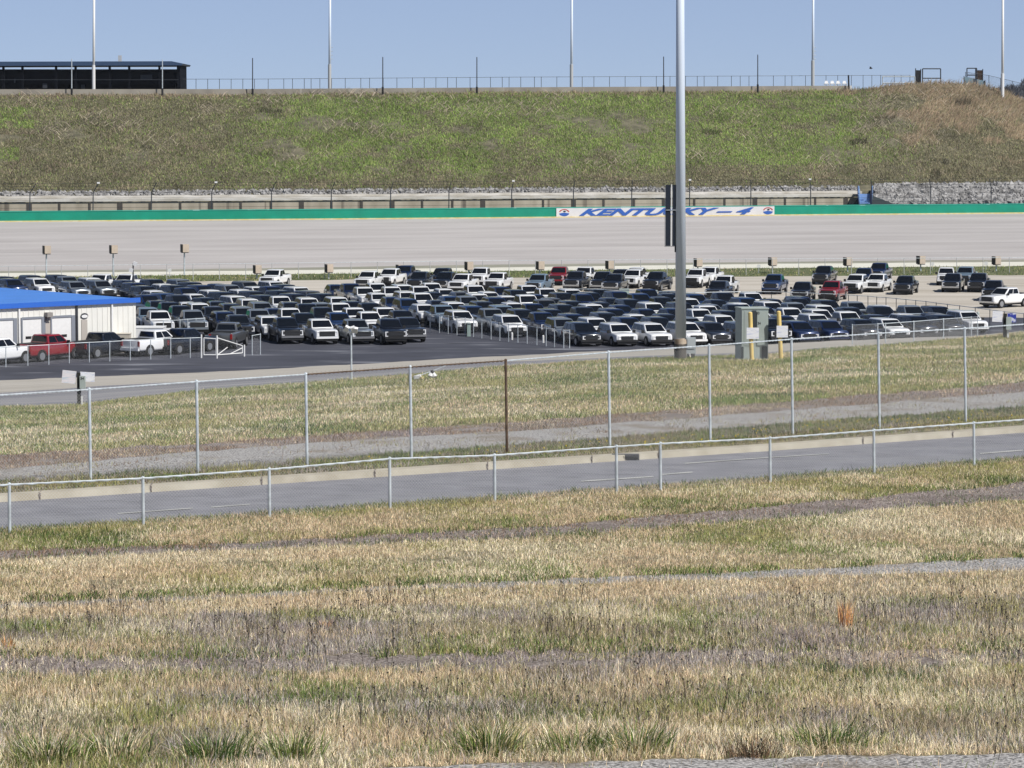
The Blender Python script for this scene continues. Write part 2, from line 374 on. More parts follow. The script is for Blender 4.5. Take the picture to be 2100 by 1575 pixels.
ORDER = ['n0', 'n1', 'n2', 'b9', 'b7', 'b6', 'b5', 'b4', 'b3', 'b2', 'b1', 'r0', 'r1', 'k1', 'p0', 'p1', 'q', 'cr', 'l1', 'l2', 'm', 'g0', 'g1', 'a1', 't0', 't1', 't2']
def surf(x, y):
    """world point where the photo pixel meets the terrain"""
    a, dy, dz = ray(x, y); g = float(dz / dy); X1 = np.array([float(x)])
    for i in range(len(ORDER) - 1):
        A, B = L[ORDER[i]].pts(X1)[0], L[ORDER[i + 1]].pts(X1)[0]
        ya, yb = px(Vector(A))[1], px(Vector(B))[1]
        if ya >= y >= yb:
            s = (B[2] - A[2]) / (B[1] - A[1]) if abs(B[1] - A[1]) > 1e-6 else 0
            Y = (CAMZ - A[2] + s * A[1]) / (s - g)
            return pt(x, y, Y)
    return gp(x, y, 0)

strip('ground', 'n0', 'n1', 6, M_SOIL); strip('ground', 'n1', 'n2', 8, M_SOIL)
strip('gravel_path', 'n2', 'b9', 10, M_GRAVEL, .02, .5)
strip('ground', 'b9', 'b7', 24, M_SOIL, .05, 1.3)
strip('dirt_path', 'b7', 'b6', 10, M_DIRT, .03, .8)
strip('ground', 'b6', 'b5', 12, M_SOIL, .05, 1.3)
strip('ground', 'b5', 'b4', 6, M_SOIL)
strip('gravel_path', 'b4', 'b3', 6, M_GRAVEL, .01, .5)
strip('ground', 'b3', 'b2', 20, M_SOIL, .06, 1.6)
strip('dirt_path', 'b2', 'b1', 8, M_DIRT, .03, .8)
strip('ground', 'b1', 'r0', 10, M_SOIL, .04, 1.3)
strip('road', 'r0', 'r1', 10, M_ROAD)
strip('ground', 'k1', 'p0', 10, M_SOIL, .04, 1.0)
strip('gravel_path', 'p0', 'p1', 10, M_GRAVEL, .03, 1.0)
strip('dirt_path', 'p1', 'q', 8, M_DIRT, .03, 1.0)
strip('field', 'q', 'cr', 30, M_SOIL, .06, 3.0)
strip('service_road', 'cr', 'l1', 8, M_LANE2)
strip('gravel_road', 'l1', 'l2', 8, M_LANE)
strip('parking_lot', 'l2', 'm', 30, M_LOT)
strip('gravel_lot', 'm', 'g0', 12, M_GLOT)
strip('infield_lawn', 'g0', 'g1', 8, M_INF, .1, 2.0)
strip('track_apron', 'g1', 'a1', 4, M_APRON)
strip('track_verge', 'a1', 't0', 3, M_STRIP)
strip('race_track', 't0', 't1', 20, M_TRACK)
strip('track_edge_line', 't1', 't2', 1, M_YLINE)
strip('ground', 't2', 'd0', 1, M_CONC2); strip('ground', 'd0', 'd1', 3, M_EMB); strip('ground', 'd1', 'e0', 4, M_EMB)
strip('embankment', 'e0', 'e1', 40, M_EMB, .5, 5.0)
strip('hill', 'e1', 'e2', 6, M_EMB); strip('hill', 'e2', 'e3', 6, M_EMB)
# kerb: one real step beside the road
def kerb():
    r, k = L['r1'].pts(XG), L['k1'].pts(XG)
    front = r.copy(); front[:, 2] += .15
    # face leans back a little, then the flat top
    fb = front.copy(); fb[:, 1] += .03
    V = np.stack([r, fb, k]).reshape(-1, 3); n = len(XG)
    mb = MB(); mb.v = [tuple(v) for v in V]
    for j in range(2):
        for i in range(n - 1): mb.f.append((j * n + i, j * n + i + 1, (j + 1) * n + i + 1, (j + 1) * n + i)); mb.mi.append(0)
    o = link('kerb', mb.mesh('kerb', M_KERB)); o['kind'] = 'structure'
    j = MB()
    for x in (82, 310, 537, 769, 1000, 1214, 1351, 1770, 1954):
        p = Vector(L['r1'].pts(np.array([float(x)]))[0]); q = Vector(L['k1'].pts(np.array([float(x)]))[0])
        j.box(p + Vector((0, .005, .075)), (.03, .05, .16)); j.box((p + q) / 2 + Vector((0, .02, .075)), (.03, (q - p).length * .8, .01))
    o = link('kerb_joints', j.mesh('kerb_joints', M_DIRT)); o['kind'] = 'structure'
kerb()
def sheet(name, quads, m, up=.012):
    mb = MB()
    for q in quads:
        ps = [surf(*c) + Vector((0, 0, up)) for c in q]; mb.add(ps, [tuple(range(len(ps)))])
    o = link(name, mb.mesh(name, m)); o['kind'] = 'structure'; return o
def dash(x0, y0, x1, y1, h): return [(x0, y0), (x1, y1), (x1, y1 - h), (x0, y0 - h)]
M_RDLINE = mat('worn_road_paint', (.34, .34, .33), .8, col2=(.52, .52, .50), scale=2.5)
sheet('road_marking', [dash(242, 1055, 395, 1044, 2), dash(432, 1042, 512, 1036, 2), dash(1192, 989, 1340, 979, 2.2), dash(1358, 975, 1420, 970, 2.2), dash(2010, 932, 2098, 925, 2.2), dash(1405, 952, 1585, 939, 1.6), dash(1585, 939, 1700, 932, 1.2)], M_RDLINE)
# far plain
g = MB(); g.add([(-6000, -200, -1.6), (6000, -200, -1.6), (6000, 9000, -1.6), (-6000, 9000, -1.6)], [(0, 1, 2, 3)])
o = link('ground', g.mesh('ground', M_EMB)); o['kind'] = 'structure'

# ------------------------------------------------------------------ grass blades
PAL = {'tan': (.74, .575, .375), 'straw': (.92, .80, .56), 'green': (.20, .27, .07), 'dgreen': (.075, .13, .035), 'olive': (.43, .395, .165), 'grey': (.45, .40, .37), 'purple': (.37, .31, .30),
       'brown': (.30, .19, .12), 'lime': (.28, .36, .07), 'pink': (.56, .40, .28), 'taupe': (.36, .30, .21), 'dark': (.07, .06, .035), 'rust': (.92, .56, .27)}
def blades_mesh(name, P, h, wd, col, lean, m=M_GRASS, yaw=None, tip=1.25):
    N = len(P); yaw = rng.random(N) * 2 * PI if yaw is None else yaw
    d = np.stack([np.cos(yaw), np.sin(yaw), np.zeros(N)], 1); sy = rng.random(N) * 2 * PI * .25 - PI * .25
    s = np.stack([np.cos(sy), np.sin(sy), np.zeros(N)], 1) * (wd / 2)[:, None]
    up = np.array([0, 0, 1.0]); hz = h * np.sqrt(np.maximum(1 - np.minimum(lean, .95) ** 2, .08))
    mid = P + d * (h * lean * .35)[:, None] + up * (hz * .6)[:, None]; tp = P + d * (h * lean)[:, None] + up * hz[:, None]
    V = np.stack([P - s, P + s, mid - s * .8, mid + s * .8, tp], 1).reshape(-1, 3).astype(np.float32)
    b = np.arange(N, dtype=np.int32)[:, None] * 5
    lv = (b + np.array([0, 1, 3, 2, 2, 3, 4], np.int32)).ravel()
    me = bpy.data.meshes.new(name); me.vertices.add(N * 5); me.vertices.foreach_set('co', V.ravel())
    me.loops.add(N * 7); me.loops.foreach_set('vertex_index', lv)
    st = (np.arange(N, dtype=np.int32)[:, None] * 7 + np.array([0, 4], np.int32)).ravel()
    me.polygons.add(N * 2); me.polygons.foreach_set('loop_start', st); me.polygons.foreach_set('loop_total', np.tile(np.array([4, 3], np.int32), N))
    me.update()
    ca = me.color_attributes.new('Col', 'FLOAT_COLOR', 'POINT'); C = np.ones((N, 5, 4), np.float32); C[:, :, :3] = col[:, None, :]
    C[:, 4, :3] = np.minimum(col * tip, .8)
    ca.data.foreach_set('color', C.ravel()); me.materials.append(m)
    return me
def sample(a, b, density, x0=-480, x1=2580):
    xs = np.linspace(x0, x1, 60); A, B = L[a].pts(xs), L[b].pts(xs)
    wdt = np.linalg.norm(np.diff(A, axis=0), axis=1); dep = np.linalg.norm((B - A)[:-1], axis=1)
    area = (wdt * dep).sum(); N = int(area * density)
    x = rng.random(N) * (x1 - x0) + x0; t = rng.random(N)
    k = ((x > -80) & (x < 2180)) | (rng.random(N) < .4); x, t = x[k], t[k]      # thinner beside the view
    P = L[a].pts(x) * (1 - t[:, None]) + L[b].pts(x) * t[:, None]
    return x, t, P
def pick(P, mix, s1=1.2, seed=3, patch=1.0):
    """colour per blade: weights modulated by patch noise so that kinds clump"""
    N = len(P); names = list(mix); W = np.zeros((N, len(names)))
    for k, nme in enumerate(names):
        W[:, k] = mix[nme] * np.exp(patch * 8.0 * (fbm(P[:, 0] / s1, P[:, 1] / (s1 * 1.0), seed + 7 * k) - .5))
    W /= W.sum(1, keepdims=True); c = np.cumsum(W, 1); r = rng.random(N)[:, None]
    idx = np.minimum((r > c).sum(1), len(names) - 1)
    C = np.array([PAL[n_] for n_ in names])[idx]
    return C * np.minimum(.36 + 1.45 * rng.random(N) ** 1.15, 1.65)[:, None] * (1 + .12 * (rng.random((N, 3)) - .5))
GR = []
def grass(a, b, dens, h, wdt, mix, lean=.45, s1=1.2, seed=3, patch=1.0, thin=None, hv=.6):
    x, t, P = sample(a, b, dens)
    if thin is not None:
        keep = thin(P, x, t); P = P[keep]; x = x[keep]
    N = len(P); C = pick(P, mix, s1, seed, patch)
    hh = h * (.35 + .95 * rng.random(N) ** 1.4) * (.7 + .6 * fbm(P[:, 0] / .8, P[:, 1] / .8, seed + 40))
    GR.append((P, hh, wdt * (.6 + .8 * rng.random(N)), C, np.minimum(lean * (.2 + 1.7 * rng.random(N)), .94)))
def flush(name, label):
    global GR
    P, h, wd, C, ln = [np.concatenate([g_[k] for g_ in GR]) for k in range(5)]; GR = []
    o = link(name, blades_mesh(name, P, h, wd, C, ln)); tag(o, label, None, None, 'stuff'); return o
sparse = lambda th, sc, sd_: (lambda P, x, t: fbm(P[:, 0] / sc, P[:, 1] / sc, sd_) + .25 * (rng.random(len(P)) - .5) > th)
# near verge, strip by strip
grass('n2', 'b9', 60, .10, .007, {'tan': 2, 'green': 1, 'straw': 1}, thin=sparse(.62, .6, 5))
fray = lambda lo, hi: (lambda P, x, t: (t > lo + .5 * (fbm(P[:, 0] / .5, P[:, 1] / .9, 201) - .45)) & (t < hi + .5 * (fbm(P[:, 0] / .5, P[:, 1] / .9, 202) - .45)))
grass('b9', 'b7', 1500, .145, .0062, {'tan': 3.2, 'straw': 1.5, 'green': 1.2, 'dgreen': .7, 'olive': 1.5, 'grey': 1.3, 'taupe': 1.0}, .62, 1.5, 3, 1.0)
grass('b7', 'b6', 420, .12, .0065, {'purple': 2.4, 'grey': 3, 'tan': 1.3, 'straw': .9, 'dgreen': .5, 'olive': .5}, .8, 1.5, 13, 1.0, thin=lambda P, x, t: fbm(P[:, 0] / .7, P[:, 1] / 1.2, 203) > .33)
grass('b6', 'b5', 1150, .14, .0065, {'tan': 1.8, 'straw': 1.1, 'grey': 2.2, 'green': .8, 'olive': 1.6, 'purple': .9, 'taupe': .8}, .62, 1.9, 23, 1.0)
grass('b5', 'b4', 850, .11, .007, {'tan': 4, 'straw': 2, 'olive': .5, 'grey': .4}, .6, 1.6, 33, .7)
grass('b4', 'b3', 420, .09, .007, {'tan': 3, 'grey': 2, 'straw': 1, 'dgreen': .5}, .7, 1.4, 44, .7, thin=lambda P, x, t: rng.random(len(x)) < np.clip(1.15 - x / 1250.0 + 1.6 * (fbm(P[:, 0] / .9, P[:, 1] / 1.5, 206) - .5), 0, 1))
grass('b4', 'b3', 120, .10, .008, {'tan': 2, 'dgreen': .7, 'grey': 1}, .6, 1.4, 43, .7, thin=sparse(.50, .7, 9))
grass('b3', 'b2', 850, .105, .0078, {'tan': 4.2, 'straw': 2.8, 'olive': .7, 'green': .5, 'dgreen': .25}, .65, 2.6, 53, 1.2)
grass('b2', 'b1', 190, .09, .009, {'purple': 2, 'brown': 2, 'grey': 1, 'dgreen': .5, 'tan': .5}, .8, 1.8, 63, 1.0, thin=lambda P, x, t: fbm(P[:, 0] / .8, P[:, 1] / 1.4, 204) > .36)
grass('b1', 'r0', 850, .105, .0078, {'tan': 2.4, 'straw': 1.2, 'olive': 1.8, 'green': 1.0, 'dgreen': .5}, .6, 2.0, 73, 1.1)
# dark green rims along the gravel and dirt strips
for ln_, n_, se in (('b3', 5200, 211), ('b2', 1500, 212), ('b1', 2600, 213), ('r0', 2600, 214), ('b6', 2200, 215)):
    x = rng.random(n_) * 2240 - 70; x = x[fbm(x / 60.0, x * 0, se) > .44]; P = L[ln_].pts(x); P[:, 1] += rng.normal(.12 if ln_ != 'r0' else -.25, .25, len(x)); N = len(x)
    GR.append((P, .07 + .09 * rng.random(N), .011 * np.ones(N), pick(P, {'dgreen': 3, 'green': 2, 'olive': .6}, 1, se, .6), .3 + .5 * rng.random(N)))
flush('grass', 'dry tan and green rough grass covering the near verge below the road')
# kerb strip, path edges, middle field
grass('k1', 'p0', 320, .12, .010, {'dgreen': 2, 'green': 1.6, 'olive': 1.6, 'taupe': 1.8, 'grey': .6}, .6, 1.5, 83, 1.0)
grass('p0', 'p1', 50, .10, .010, {'taupe': 2, 'olive': 1, 'brown': 1}, .6, 1.5, 84, 1.0, thin=sparse(.53, 1.0, 19))
grass('p1', 'q', 190, .10, .011, {'brown': 3, 'purple': 1, 'taupe': 2, 'tan': .8}, .8, 2.0, 85, 1.0, thin=lambda P, x, t: fbm(P[:, 0] / 1.2, P[:, 1] / 2, 205) > .34)
grass('q', 'cr', 230, .125, .016, {'tan': 1.5, 'straw': 1.1, 'olive': 3.0, 'green': 2.0, 'dgreen': .5}, .6, 3.2, 86, .9)
flush('grass', 'olive green and tan grass of the field between gravel path and car lot')
# infield strip
grass('g0', 'g1', 6, .22, .05, {'green': 2, 'dgreen': 2, 'olive': 1.2, 'tan': .3}, .5, 6, 87, 1.0)
flush('grass', 'thin green lawn strip between gravel lot and white track apron')
# embankment
def emb():
    global GR
    x, t, P = sample('e0', 'e1', 52.0, -420, 2480)
    xx = x; N = len(P)
    P[:, 2] += .1
    gm = fbm(P[:, 0] / 11, t * 4, 101); gm2 = fbm(P[:, 0] / 3.6, t * 11, 102); gm3 = fbm(P[:, 0] / 1.5, t * 26, 103)
    centre = np.exp(-((x - 1010) / 420.0) ** 2) + 1.0 * np.exp(-((x - 1640) / 200.0) ** 2) * (t > .2) + .35 * np.exp(-((x - 650) / 170.) ** 2)
    green = np.clip(.10 + .80 * centre * np.clip(t * 5 - .3, 0, 1), 0, 1) * np.clip((gm * .7 + gm2 * .6 + gm3 * .15 - .46) * 4.2, .03, 2.2)
    green = np.where(((x < 70) & (t > .62) & (t < .85) & (gm2 > .45)) | ((x < 40) & (t > .28) & (t < .42)), .8, green)
    dry = np.clip((x - 1760 - 110 * (1 - t) + 260 * (gm - .5) + 120 * (gm2 - .5)) / 50.0, 0, 1)
    dry_top = dry * np.clip((t - .40 + .9 * (gm2 - .5)) * 5, .04, 1)
    pale = np.clip((gm2 * .6 + gm3 * .4 - .55) * 9, 0, 1) * .75
    C0 = np.array((.34, .305, .20)) * np.ones((N, 1)); r = rng.random(N)
    C0[r < .30] = (.40, .37, .22); C0[r < .10] = (.55, .48, .34); C0[(r > .86)] = (.17, .155, .10); C0[(r > .68) & (r < .80)] = (.28, .32, .14)
    g_ = np.array([(.28, .43, .10), (.36, .53, .12), (.43, .48, .18)])[rng.integers(0, 3, N)]
    sel = rng.random(N) < np.clip(green, 0, .93) * (1 - dry); C0[sel] = g_[sel]
    sel = rng.random(N) < pale * (1 - dry * .5) * (1 - np.clip(green, 0, .8)); C0[sel] = np.array((.46, .38, .28))
    sel = rng.random(N) < dry_top * .85; C0[sel] = np.array([(.58, .45, .33), (.46, .38, .25), (.52, .38, .29)])[rng.integers(0, 3, N)][sel]
    sel = rng.random(N) < np.clip((t - .92) * 12 * (gm2 + .2), 0, .8) * (x < 1800); C0[sel] = np.array((.50, .39, .28))
    C0 = C0 * np.array((.84, .835, .77)) * (.62 + .76 * fbm(P[:, 0] / 4.5, t * 9, 107))[:, None] * (.50 + .95 * rng.random(N) ** 1.2)[:, None]
    h = (.10 + .30 * rng.random(N) ** 1.5) * (.4 + 1.3 * gm3) * (1 + 1.0 * dry_top)
    for bx_, bt_, br_, bh_ in ((1460, .54, 20, .03), (1812, .62, 26, .05), (1760, .42, 22, .03), (1940, .20, 8, .03), (1918, .08, 12, .04), (300, .42, 12, .025), (1975, .78, 16, .025), (560, .80, 26, .02)):
        sel = ((x - bx_) / br_) ** 2 + ((t - bt_) / bh_) ** 2 < 1 + .6 * (gm3 - .5); sel &= rng.random(N) < .75; C0[sel] = C0[sel] * .25 + np.array((.035, .032, .022)); h[sel] *= 1.5
    big = rng.random(N) < .10 * (.4 + 1.2 * gm2); h = np.where(big, h * 1.9, h)
    wd = .035 + .06 * rng.random(N); ln = np.minimum(.25 + .75 * rng.random(N), .94)
    yaw = rng.random(N) * 2 * PI
    yaw = np.where(dry_top > .4, -.1 + rng.random(N) * .8, np.where(rng.random(N) < .25, PI * .95 + (rng.random(N) - .5), yaw))
    # long fallen stems lying in swathes
    cxs = [(700, .97, 70), (760, .93, 60), (860, .90, 60), (930, .80, 70), (690, .62, 60), (760, .55, 50), (1020, .78, 60), (1100, .80, 60), (1150, .90, 50), (200, .72, 50), (110, .55, 60), (260, .66, 40), (430, .80, 60), (330, .45, 70), (1500, .72, 60), (1560, .45, 70), (1440, .30, 60),
           (1790, .80, 60), (1840, .62, 70), (1900, .88, 80), (1960, .93, 70), (1780, .55, 40), (2040, .72, 80), (1700, .22, 60), (1880, .40, 90), (600, .25, 70), (1250, .2, 80), (60, .9, 80), (560, .93, 60)]
    PX, PT = [], []
    for a_, b_, c_ in cxs:
        k_ = 70 if a_ < 1750 else 110; PX.append(a_ + rng.normal(0, c_ * .5, k_)); PT.append(np.clip(b_ + rng.normal(0, .035, k_) + .0006 * rng.normal(0, c_, k_), .02, .99))
    PX = np.concatenate(PX); PT = np.concatenate(PT); A_, B_ = L['e0'].pts(PX), L['e1'].pts(PX); P2 = A_ * (1 - PT[:, None]) + B_ * PT[:, None]; P2[:, 2] += .35; n2 = len(P2)
    c2 = np.array([(.50, .42, .32), (.40, .34, .26), (.56, .48, .36)])[rng.integers(0, 3, n2)] * (.6 + .6 * rng.random(n2))[:, None]
    P = np.concatenate([P, P2]); h = np.concatenate([h, .9 + 1.1 * rng.random(n2)]); wd = np.concatenate([wd, .05 + .07 * rng.random(n2)]); C0 = np.concatenate([C0, c2])
    ln = np.concatenate([ln, .80 + .14 * rng.random(n2)]); yaw = np.concatenate([yaw, np.where(rng.random(n2) < .6, .2 + .5 * rng.normal(0, 1, n2), PI + .5 * rng.normal(0, 1, n2))])
    o = link('grass', blades_mesh('grass', P, h, wd, C0, ln, yaw=yaw)); tag(o, 'tall rough brown and green grass covering the track embankment', None, None, 'stuff')
emb()

# ------------------------------------------------------------------ fences
def chainlink(mb, b0, t0, b1, t1, pitch, r):
    """diamond wire net between two posts (feet b0, b1 and tops t0, t1)"""
    Wd = ((b1 - b0).length + (t1 - t0).length) / 2; H = ((t0 - b0).length + (t1 - b1).length) / 2
    def at(u, v): return (b0 * (1 - u) + b1 * u) * (1 - v) + (t0 * (1 - u) + t1 * u) * v
    k = -H
    while k < Wd:
        for sgn in (1, -1):
            # line x = k + s (rising right) or mirrored, clipped to the panel
            s0 = max(0.0, -k); s1 = min(H, Wd - k)
            if s1 > s0:
                u0, u1 = (k + s0) / Wd, (k + s1) / Wd
                if sgn < 0: u0, u1 = 1 - u0, 1 - u1
                mb.tube(at(u0, s0 / H), at(u1, s1 / H), r, 3, cap=False)
        k += pitch
def beads(mb, a, b, r, step=.055):
    n = max(2, int((b - a).length / step)); dr = (b - a) / n
    for k in range(n):
        p = a + dr * k; up = Vector((0, (k % 2 - .5) * r * .6, (.5 - k % 2) * r * .5)); mb.tube(p + up, p + dr * 1.05 - up, r * (1.05 if k % 2 else .72), 6, r * (.72 if k % 2 else 1.05), cap=False)
        if k % 2: mb.tube(p, p + Vector((.012, 0, .055)), .0035, 3, cap=False)
def fence(label, feet, tops, rail_r, post_r, net=None, name='chain_link_fence', cat='fence', m_post=M_GALV, m_rail=M_GALV, special=None, group=None, rails=(1.0,), netm=M_GALV2, netv=(.02, .98), bead=0):
    root = thing(name, label, cat, feet[0], group)
    for i, (f_, t_) in enumerate(zip(feet, tops)):
        mb = MB(); mb.tube(f_ - Vector((0, 0, .1)), t_, post_r, 10); mb.sphere(t_, post_r * 1.25, 8)
        part('post', mb, (special or {}).get(i, m_post), root, smooth=False)
    for v in rails:
        segs = {}; last = [None, 0]
        for i in range(len(feet) - 1):
            a = feet[i].lerp(tops[i], v); b = feet[i + 1].lerp(tops[i + 1], v)
            mm = m_rail(i) if callable(m_rail) else m_rail
            last[1] += mm.name != last[0]; last[0] = mm.name; mb = segs.setdefault(last[1], (MB(), mm))[0]; off = Vector((0, -post_r * .3, -.01)); (beads(mb, a + off, b + off, rail_r, bead) if bead else mb.tube(a + off, b + off, rail_r, 8))
        for mb, mm in segs.values(): part('top_rail' if v > .8 else 'rail', mb, mm, root)
    if net:
        mb = MB()
        for i in range(len(feet) - 1):
            off = Vector((0, post_r + .004, 0))
            chainlink(mb, feet[i].lerp(tops[i], netv[0]) + off, feet[i].lerp(tops[i], netv[1]) + off, feet[i + 1].lerp(tops[i + 1], netv[0]) + off, feet[i + 1].lerp(tops[i + 1], netv[1]) + off, net[0], net[1])
        part('wire_mesh', mb, netm, root)
    return root
# low fence in front of the road
lf = [(-255, 1122, 1008), (20, 1093, 993), (294, 1076, 980), (553, 1061, 962), (800, 1043, 940), (1015, 1028, 933), (1265, 1011, 915), (1355, 1005, 909), (1580, 991, 898), (1793, 971, 882), (1998, 955, 867), (2200, 940, 853)]
feet = [surf(x, y) for x, y, _ in lf]; tops = [pt(x - 1, yt, f_.y) for (x, y, yt), f_ in zip(lf, feet)]
fence('low galvanised chain link fence along the near side of the road', feet, tops, .025, .033, (.075, .0022), bead=.16)
tf = [(-40, 1002, 812), (183, 986, 798), (403, 971, 782), (627, 955, 767), (841, 941, 752), (1037, 931, 739), (1248, 918, 722), (1454, 905, 708), (1623, 890, 695), (1801, 880, 683), (1978, 865, 673), (2160, 850, 660)]
feet = [surf(x + 3, y) for x, y, _ in tf]; tops = [pt(x, yt, f_.y) for (x, y, yt), f_ in zip(tf, feet)]
fence('tall chain link fence with twisted top wire between the road and the gravel path', feet, tops, .022, .036, (.075, .0021), special={5: M_RUST}, m_rail=lambda i: M_RUST if i in (3, 4) else M_GALV, bead=.06)
# lot fences
def lotfence(label, pix, hpx, net=None, post_r=.035, rail_r=.025, surfz=True, name='chain_link_fence', rails=(1.0,), m_post=M_GALV):
    feet = [surf(x, y) for x, y in pix]
    hs = hpx if isinstance(hpx, (list, tuple)) else [hpx] * len(pix)
    tops = [pt(x, y - h_, f_.y) for (x, y), h_, f_ in zip(pix, hs, feet)]
    return fence(label, feet, tops, rail_r, post_r, net, name=name, m_post=m_post, rails=rails)
lotfence('chain link fence in front of the pickups beside the blue roofed building', [(-40, 757), (12, 753), (57, 750), (100, 748), (142, 745), (183, 743), (225, 741), (267, 739), (309, 737), (350, 735), (390, 734), (413, 733)], 41, (.12, .0018))
lotfence('short chain link fence end beside the open gate', [(517, 728), (534, 727)], [40, 42], (.12, .0018))
lotfence('chain link fence along the angled edge of the central car lot', [(882, 682), (901, 683), (919, 685), (937, 687), (954, 689), (971, 691), (988, 694), (1007, 696), (1025, 699), (1043, 701), (1062, 703), (1081, 705), (1101, 708), (1120, 710), (1137, 712), (1156, 714), (1168, 714)], 37, (.12, .0018))
lotfence('chain link fence inside the packed lot behind the trailer', [(335, 692), (352, 691), (369, 690), (385, 689), (402, 687), (420, 686)], 34, None)
lotfence('chain link fence between gravel lot and right end of packed lot', [(1150, 627), (1180, 628), (1210, 629), (1240, 630)] + [(1400, 636), (1425, 636), (1460, 635), (1520, 634), (1552, 634), (1582, 634), (1612, 635), (1640, 636), (1666, 637), (1690, 638), (1717, 639), (1740, 641), (1758, 642), (1780, 643), (1798, 645), (1817, 646), (1838, 648), (1858, 650), (1878, 652), (1899, 654), (1920, 657), (1943, 660), (1968, 663), (2000, 667), (2030, 671), (2060, 675), (2100, 679), (2140, 683)], 36, None, rail_r=.03, m_post=M_DKSTEEL)
lotfence('chain link fence with gate hanging behind the grassy rise', [(1748, 706), (1800, 704), (1816, 703), (1874, 699), (1935, 694), (1992, 690), (2005, 689)], 40, (.14, .0022))
inf = [(x, float(lin(XS, [579, 573, 567, 564, 561], x))) for x in range(-90, 2200, 54)]
lotfence('long low fence on the lawn strip beside the track apron', inf, 33, None, post_r=.04, rail_r=.028, m_post=M_GALV2)

# double gate standing in the lot entrance
gx = [(413, 732), (445, 733), (500, 729)]
gate = thing('chain_link_gate', 'white framed chain link gate leaning across the lot entrance', 'gate', surf(413, 733))
def gframe(x0, y0, x1, y1, h0, h1, diag):
    a, b = surf(x0, y0), surf(x1, y1); ta, tb = pt(x0, y0 - h0, a.y), pt(x1, y1 - h1, b.y)
    mb = MB(); up = Vector((0, 0, .12))
    for p, q in ((a + up, b + up), (ta, tb), (a + up, ta), (b + up, tb)): mb.tube(p, q, .04, 8)
    if diag: mb.tube(a + up, a.lerp(b, .4) + (tb - b) * .95, .035, 8); mb.tube(a.lerp(b, .5) + up, b.lerp(tb, .75), .035, 8)
    part('gate_frame', mb, M_WHITE, gate)
    n_ = MB(); chainlink(n_, a + up, ta, b + up, tb, .16, .002); part('wire_mesh', n_, M_GALV2, gate)
gframe(418, 731, 443, 731, 38, 36, False); gframe(446, 731, 497, 727, 38, 18, True)
for x, y, h_ in ((413, 734, 48), (445, 735, 47), (501, 731, 24)):
    a = surf(x, y); mb = MB(); mb.tube(a, pt(x, y - h_, a.y), .06, 8); part('gate_post', mb, M_WHITE, gate)

# ------------------------------------------------------------------ vehicles
def ring(x, w_, zb, zt, zm):
    h = [(0, zb), (w_ - .08, zb), (w_, zb + .12), (w_ + .005, zm), (w_ - .02, zt - .09), (w_ - .10, zt - .01), (0, zt + .025)]
    pts = [(x, y, z) for y, z in h] + [(x, -y, z) for y, z in h[-2:0:-1]]
    return pts
def pane(mb, c00, c10, c11, c01, u0, u1, v0, v1, off=.014):
    c00, c10, c11, c01 = map(Vector, (c00, c10, c11, c01)); nrm = (c10 - c00).cross(c01 - c00).normalized()
    if nrm.dot((c00 + c10 + c11 + c01) / 4 - Vector((0, 0, .6))) < 0: nrm = -nrm
    def at(u, v): return (c00 * (1 - u) + c10 * u) * (1 - v) + (c01 * (1 - u) + c11 * u) * v
    q = [at(u0, v0), at(u1, v0), at(u1, v1), at(u0, v1)]
    mb.add([p + nrm * off for p in q] + [p - nrm * .02 for p in q], [(0, 1, 2, 3), (0, 4, 5, 1), (1, 5, 6, 2), (2, 6, 7, 3), (3, 7, 4, 0)])
SPEC = {
 'pickup': dict(st=[(2.98, .83, .56, 1.06), (2.93, .93, .50, 1.15), (2.6, .99, .45, 1.21), (1.35, 1.0, .45, 1.27), (1.0, 1.0, .42, 1.27), (-.9, 1.0, .42, 1.29), (-2.82, 1.0, .46, 1.31), (-2.93, .97, .52, 1.30)],
     bot=(1.28, 1.28, -1.02, .93), top=(1.88, .52, -.88, .77), crown=(1.935, .40, -.80, .71), panes=((.10, .50), (.54, .93)), wx=(1.90, -1.75), wr=.42, front=2.985, rear=-2.94, gz=(.70, 1.12), gw=1.30, zm=.86, mir=(1.02, 1.34)),
 'crossover': dict(st=[(2.28, .74, .46, .84), (2.22, .88, .40, .94), (1.9, .93, .34, 1.00), (1.05, .94, .34, 1.06), (-2.0, .94, .36, 1.10), (-2.24, .88, .44, 1.04)],
     bot=(1.05, 1.12, -2.16, .88), top=(1.54, .18, -1.72, .68), crown=(1.605, .02, -1.58, .60), panes=((.10, .40), (.43, .72), (.75, .93)), wx=(1.35, -1.35), wr=.36, front=2.285, rear=-2.25, gz=(.56, .80), gw=.92, zm=.68, mir=(.90, 1.10)),
 'suv': dict(st=[(2.46, .78, .50, .90), (2.40, .91, .42, 1.01), (2.05, .97, .36, 1.07), (1.15, .98, .36, 1.13), (-2.25, .98, .38, 1.14), (-2.44, .93, .44, 1.08)],
     bot=(1.12, 1.18, -2.36, .92), top=(1.70, .32, -2.12, .75), crown=(1.755, .20, -2.02, .68), panes=((.09, .36), (.39, .66), (.69, .95)), wx=(1.45, -1.45), wr=.38, front=2.465, rear=-2.45, gz=(.58, .88), gw=1.05, zm=.74, mir=(.98, 1.16)),
}
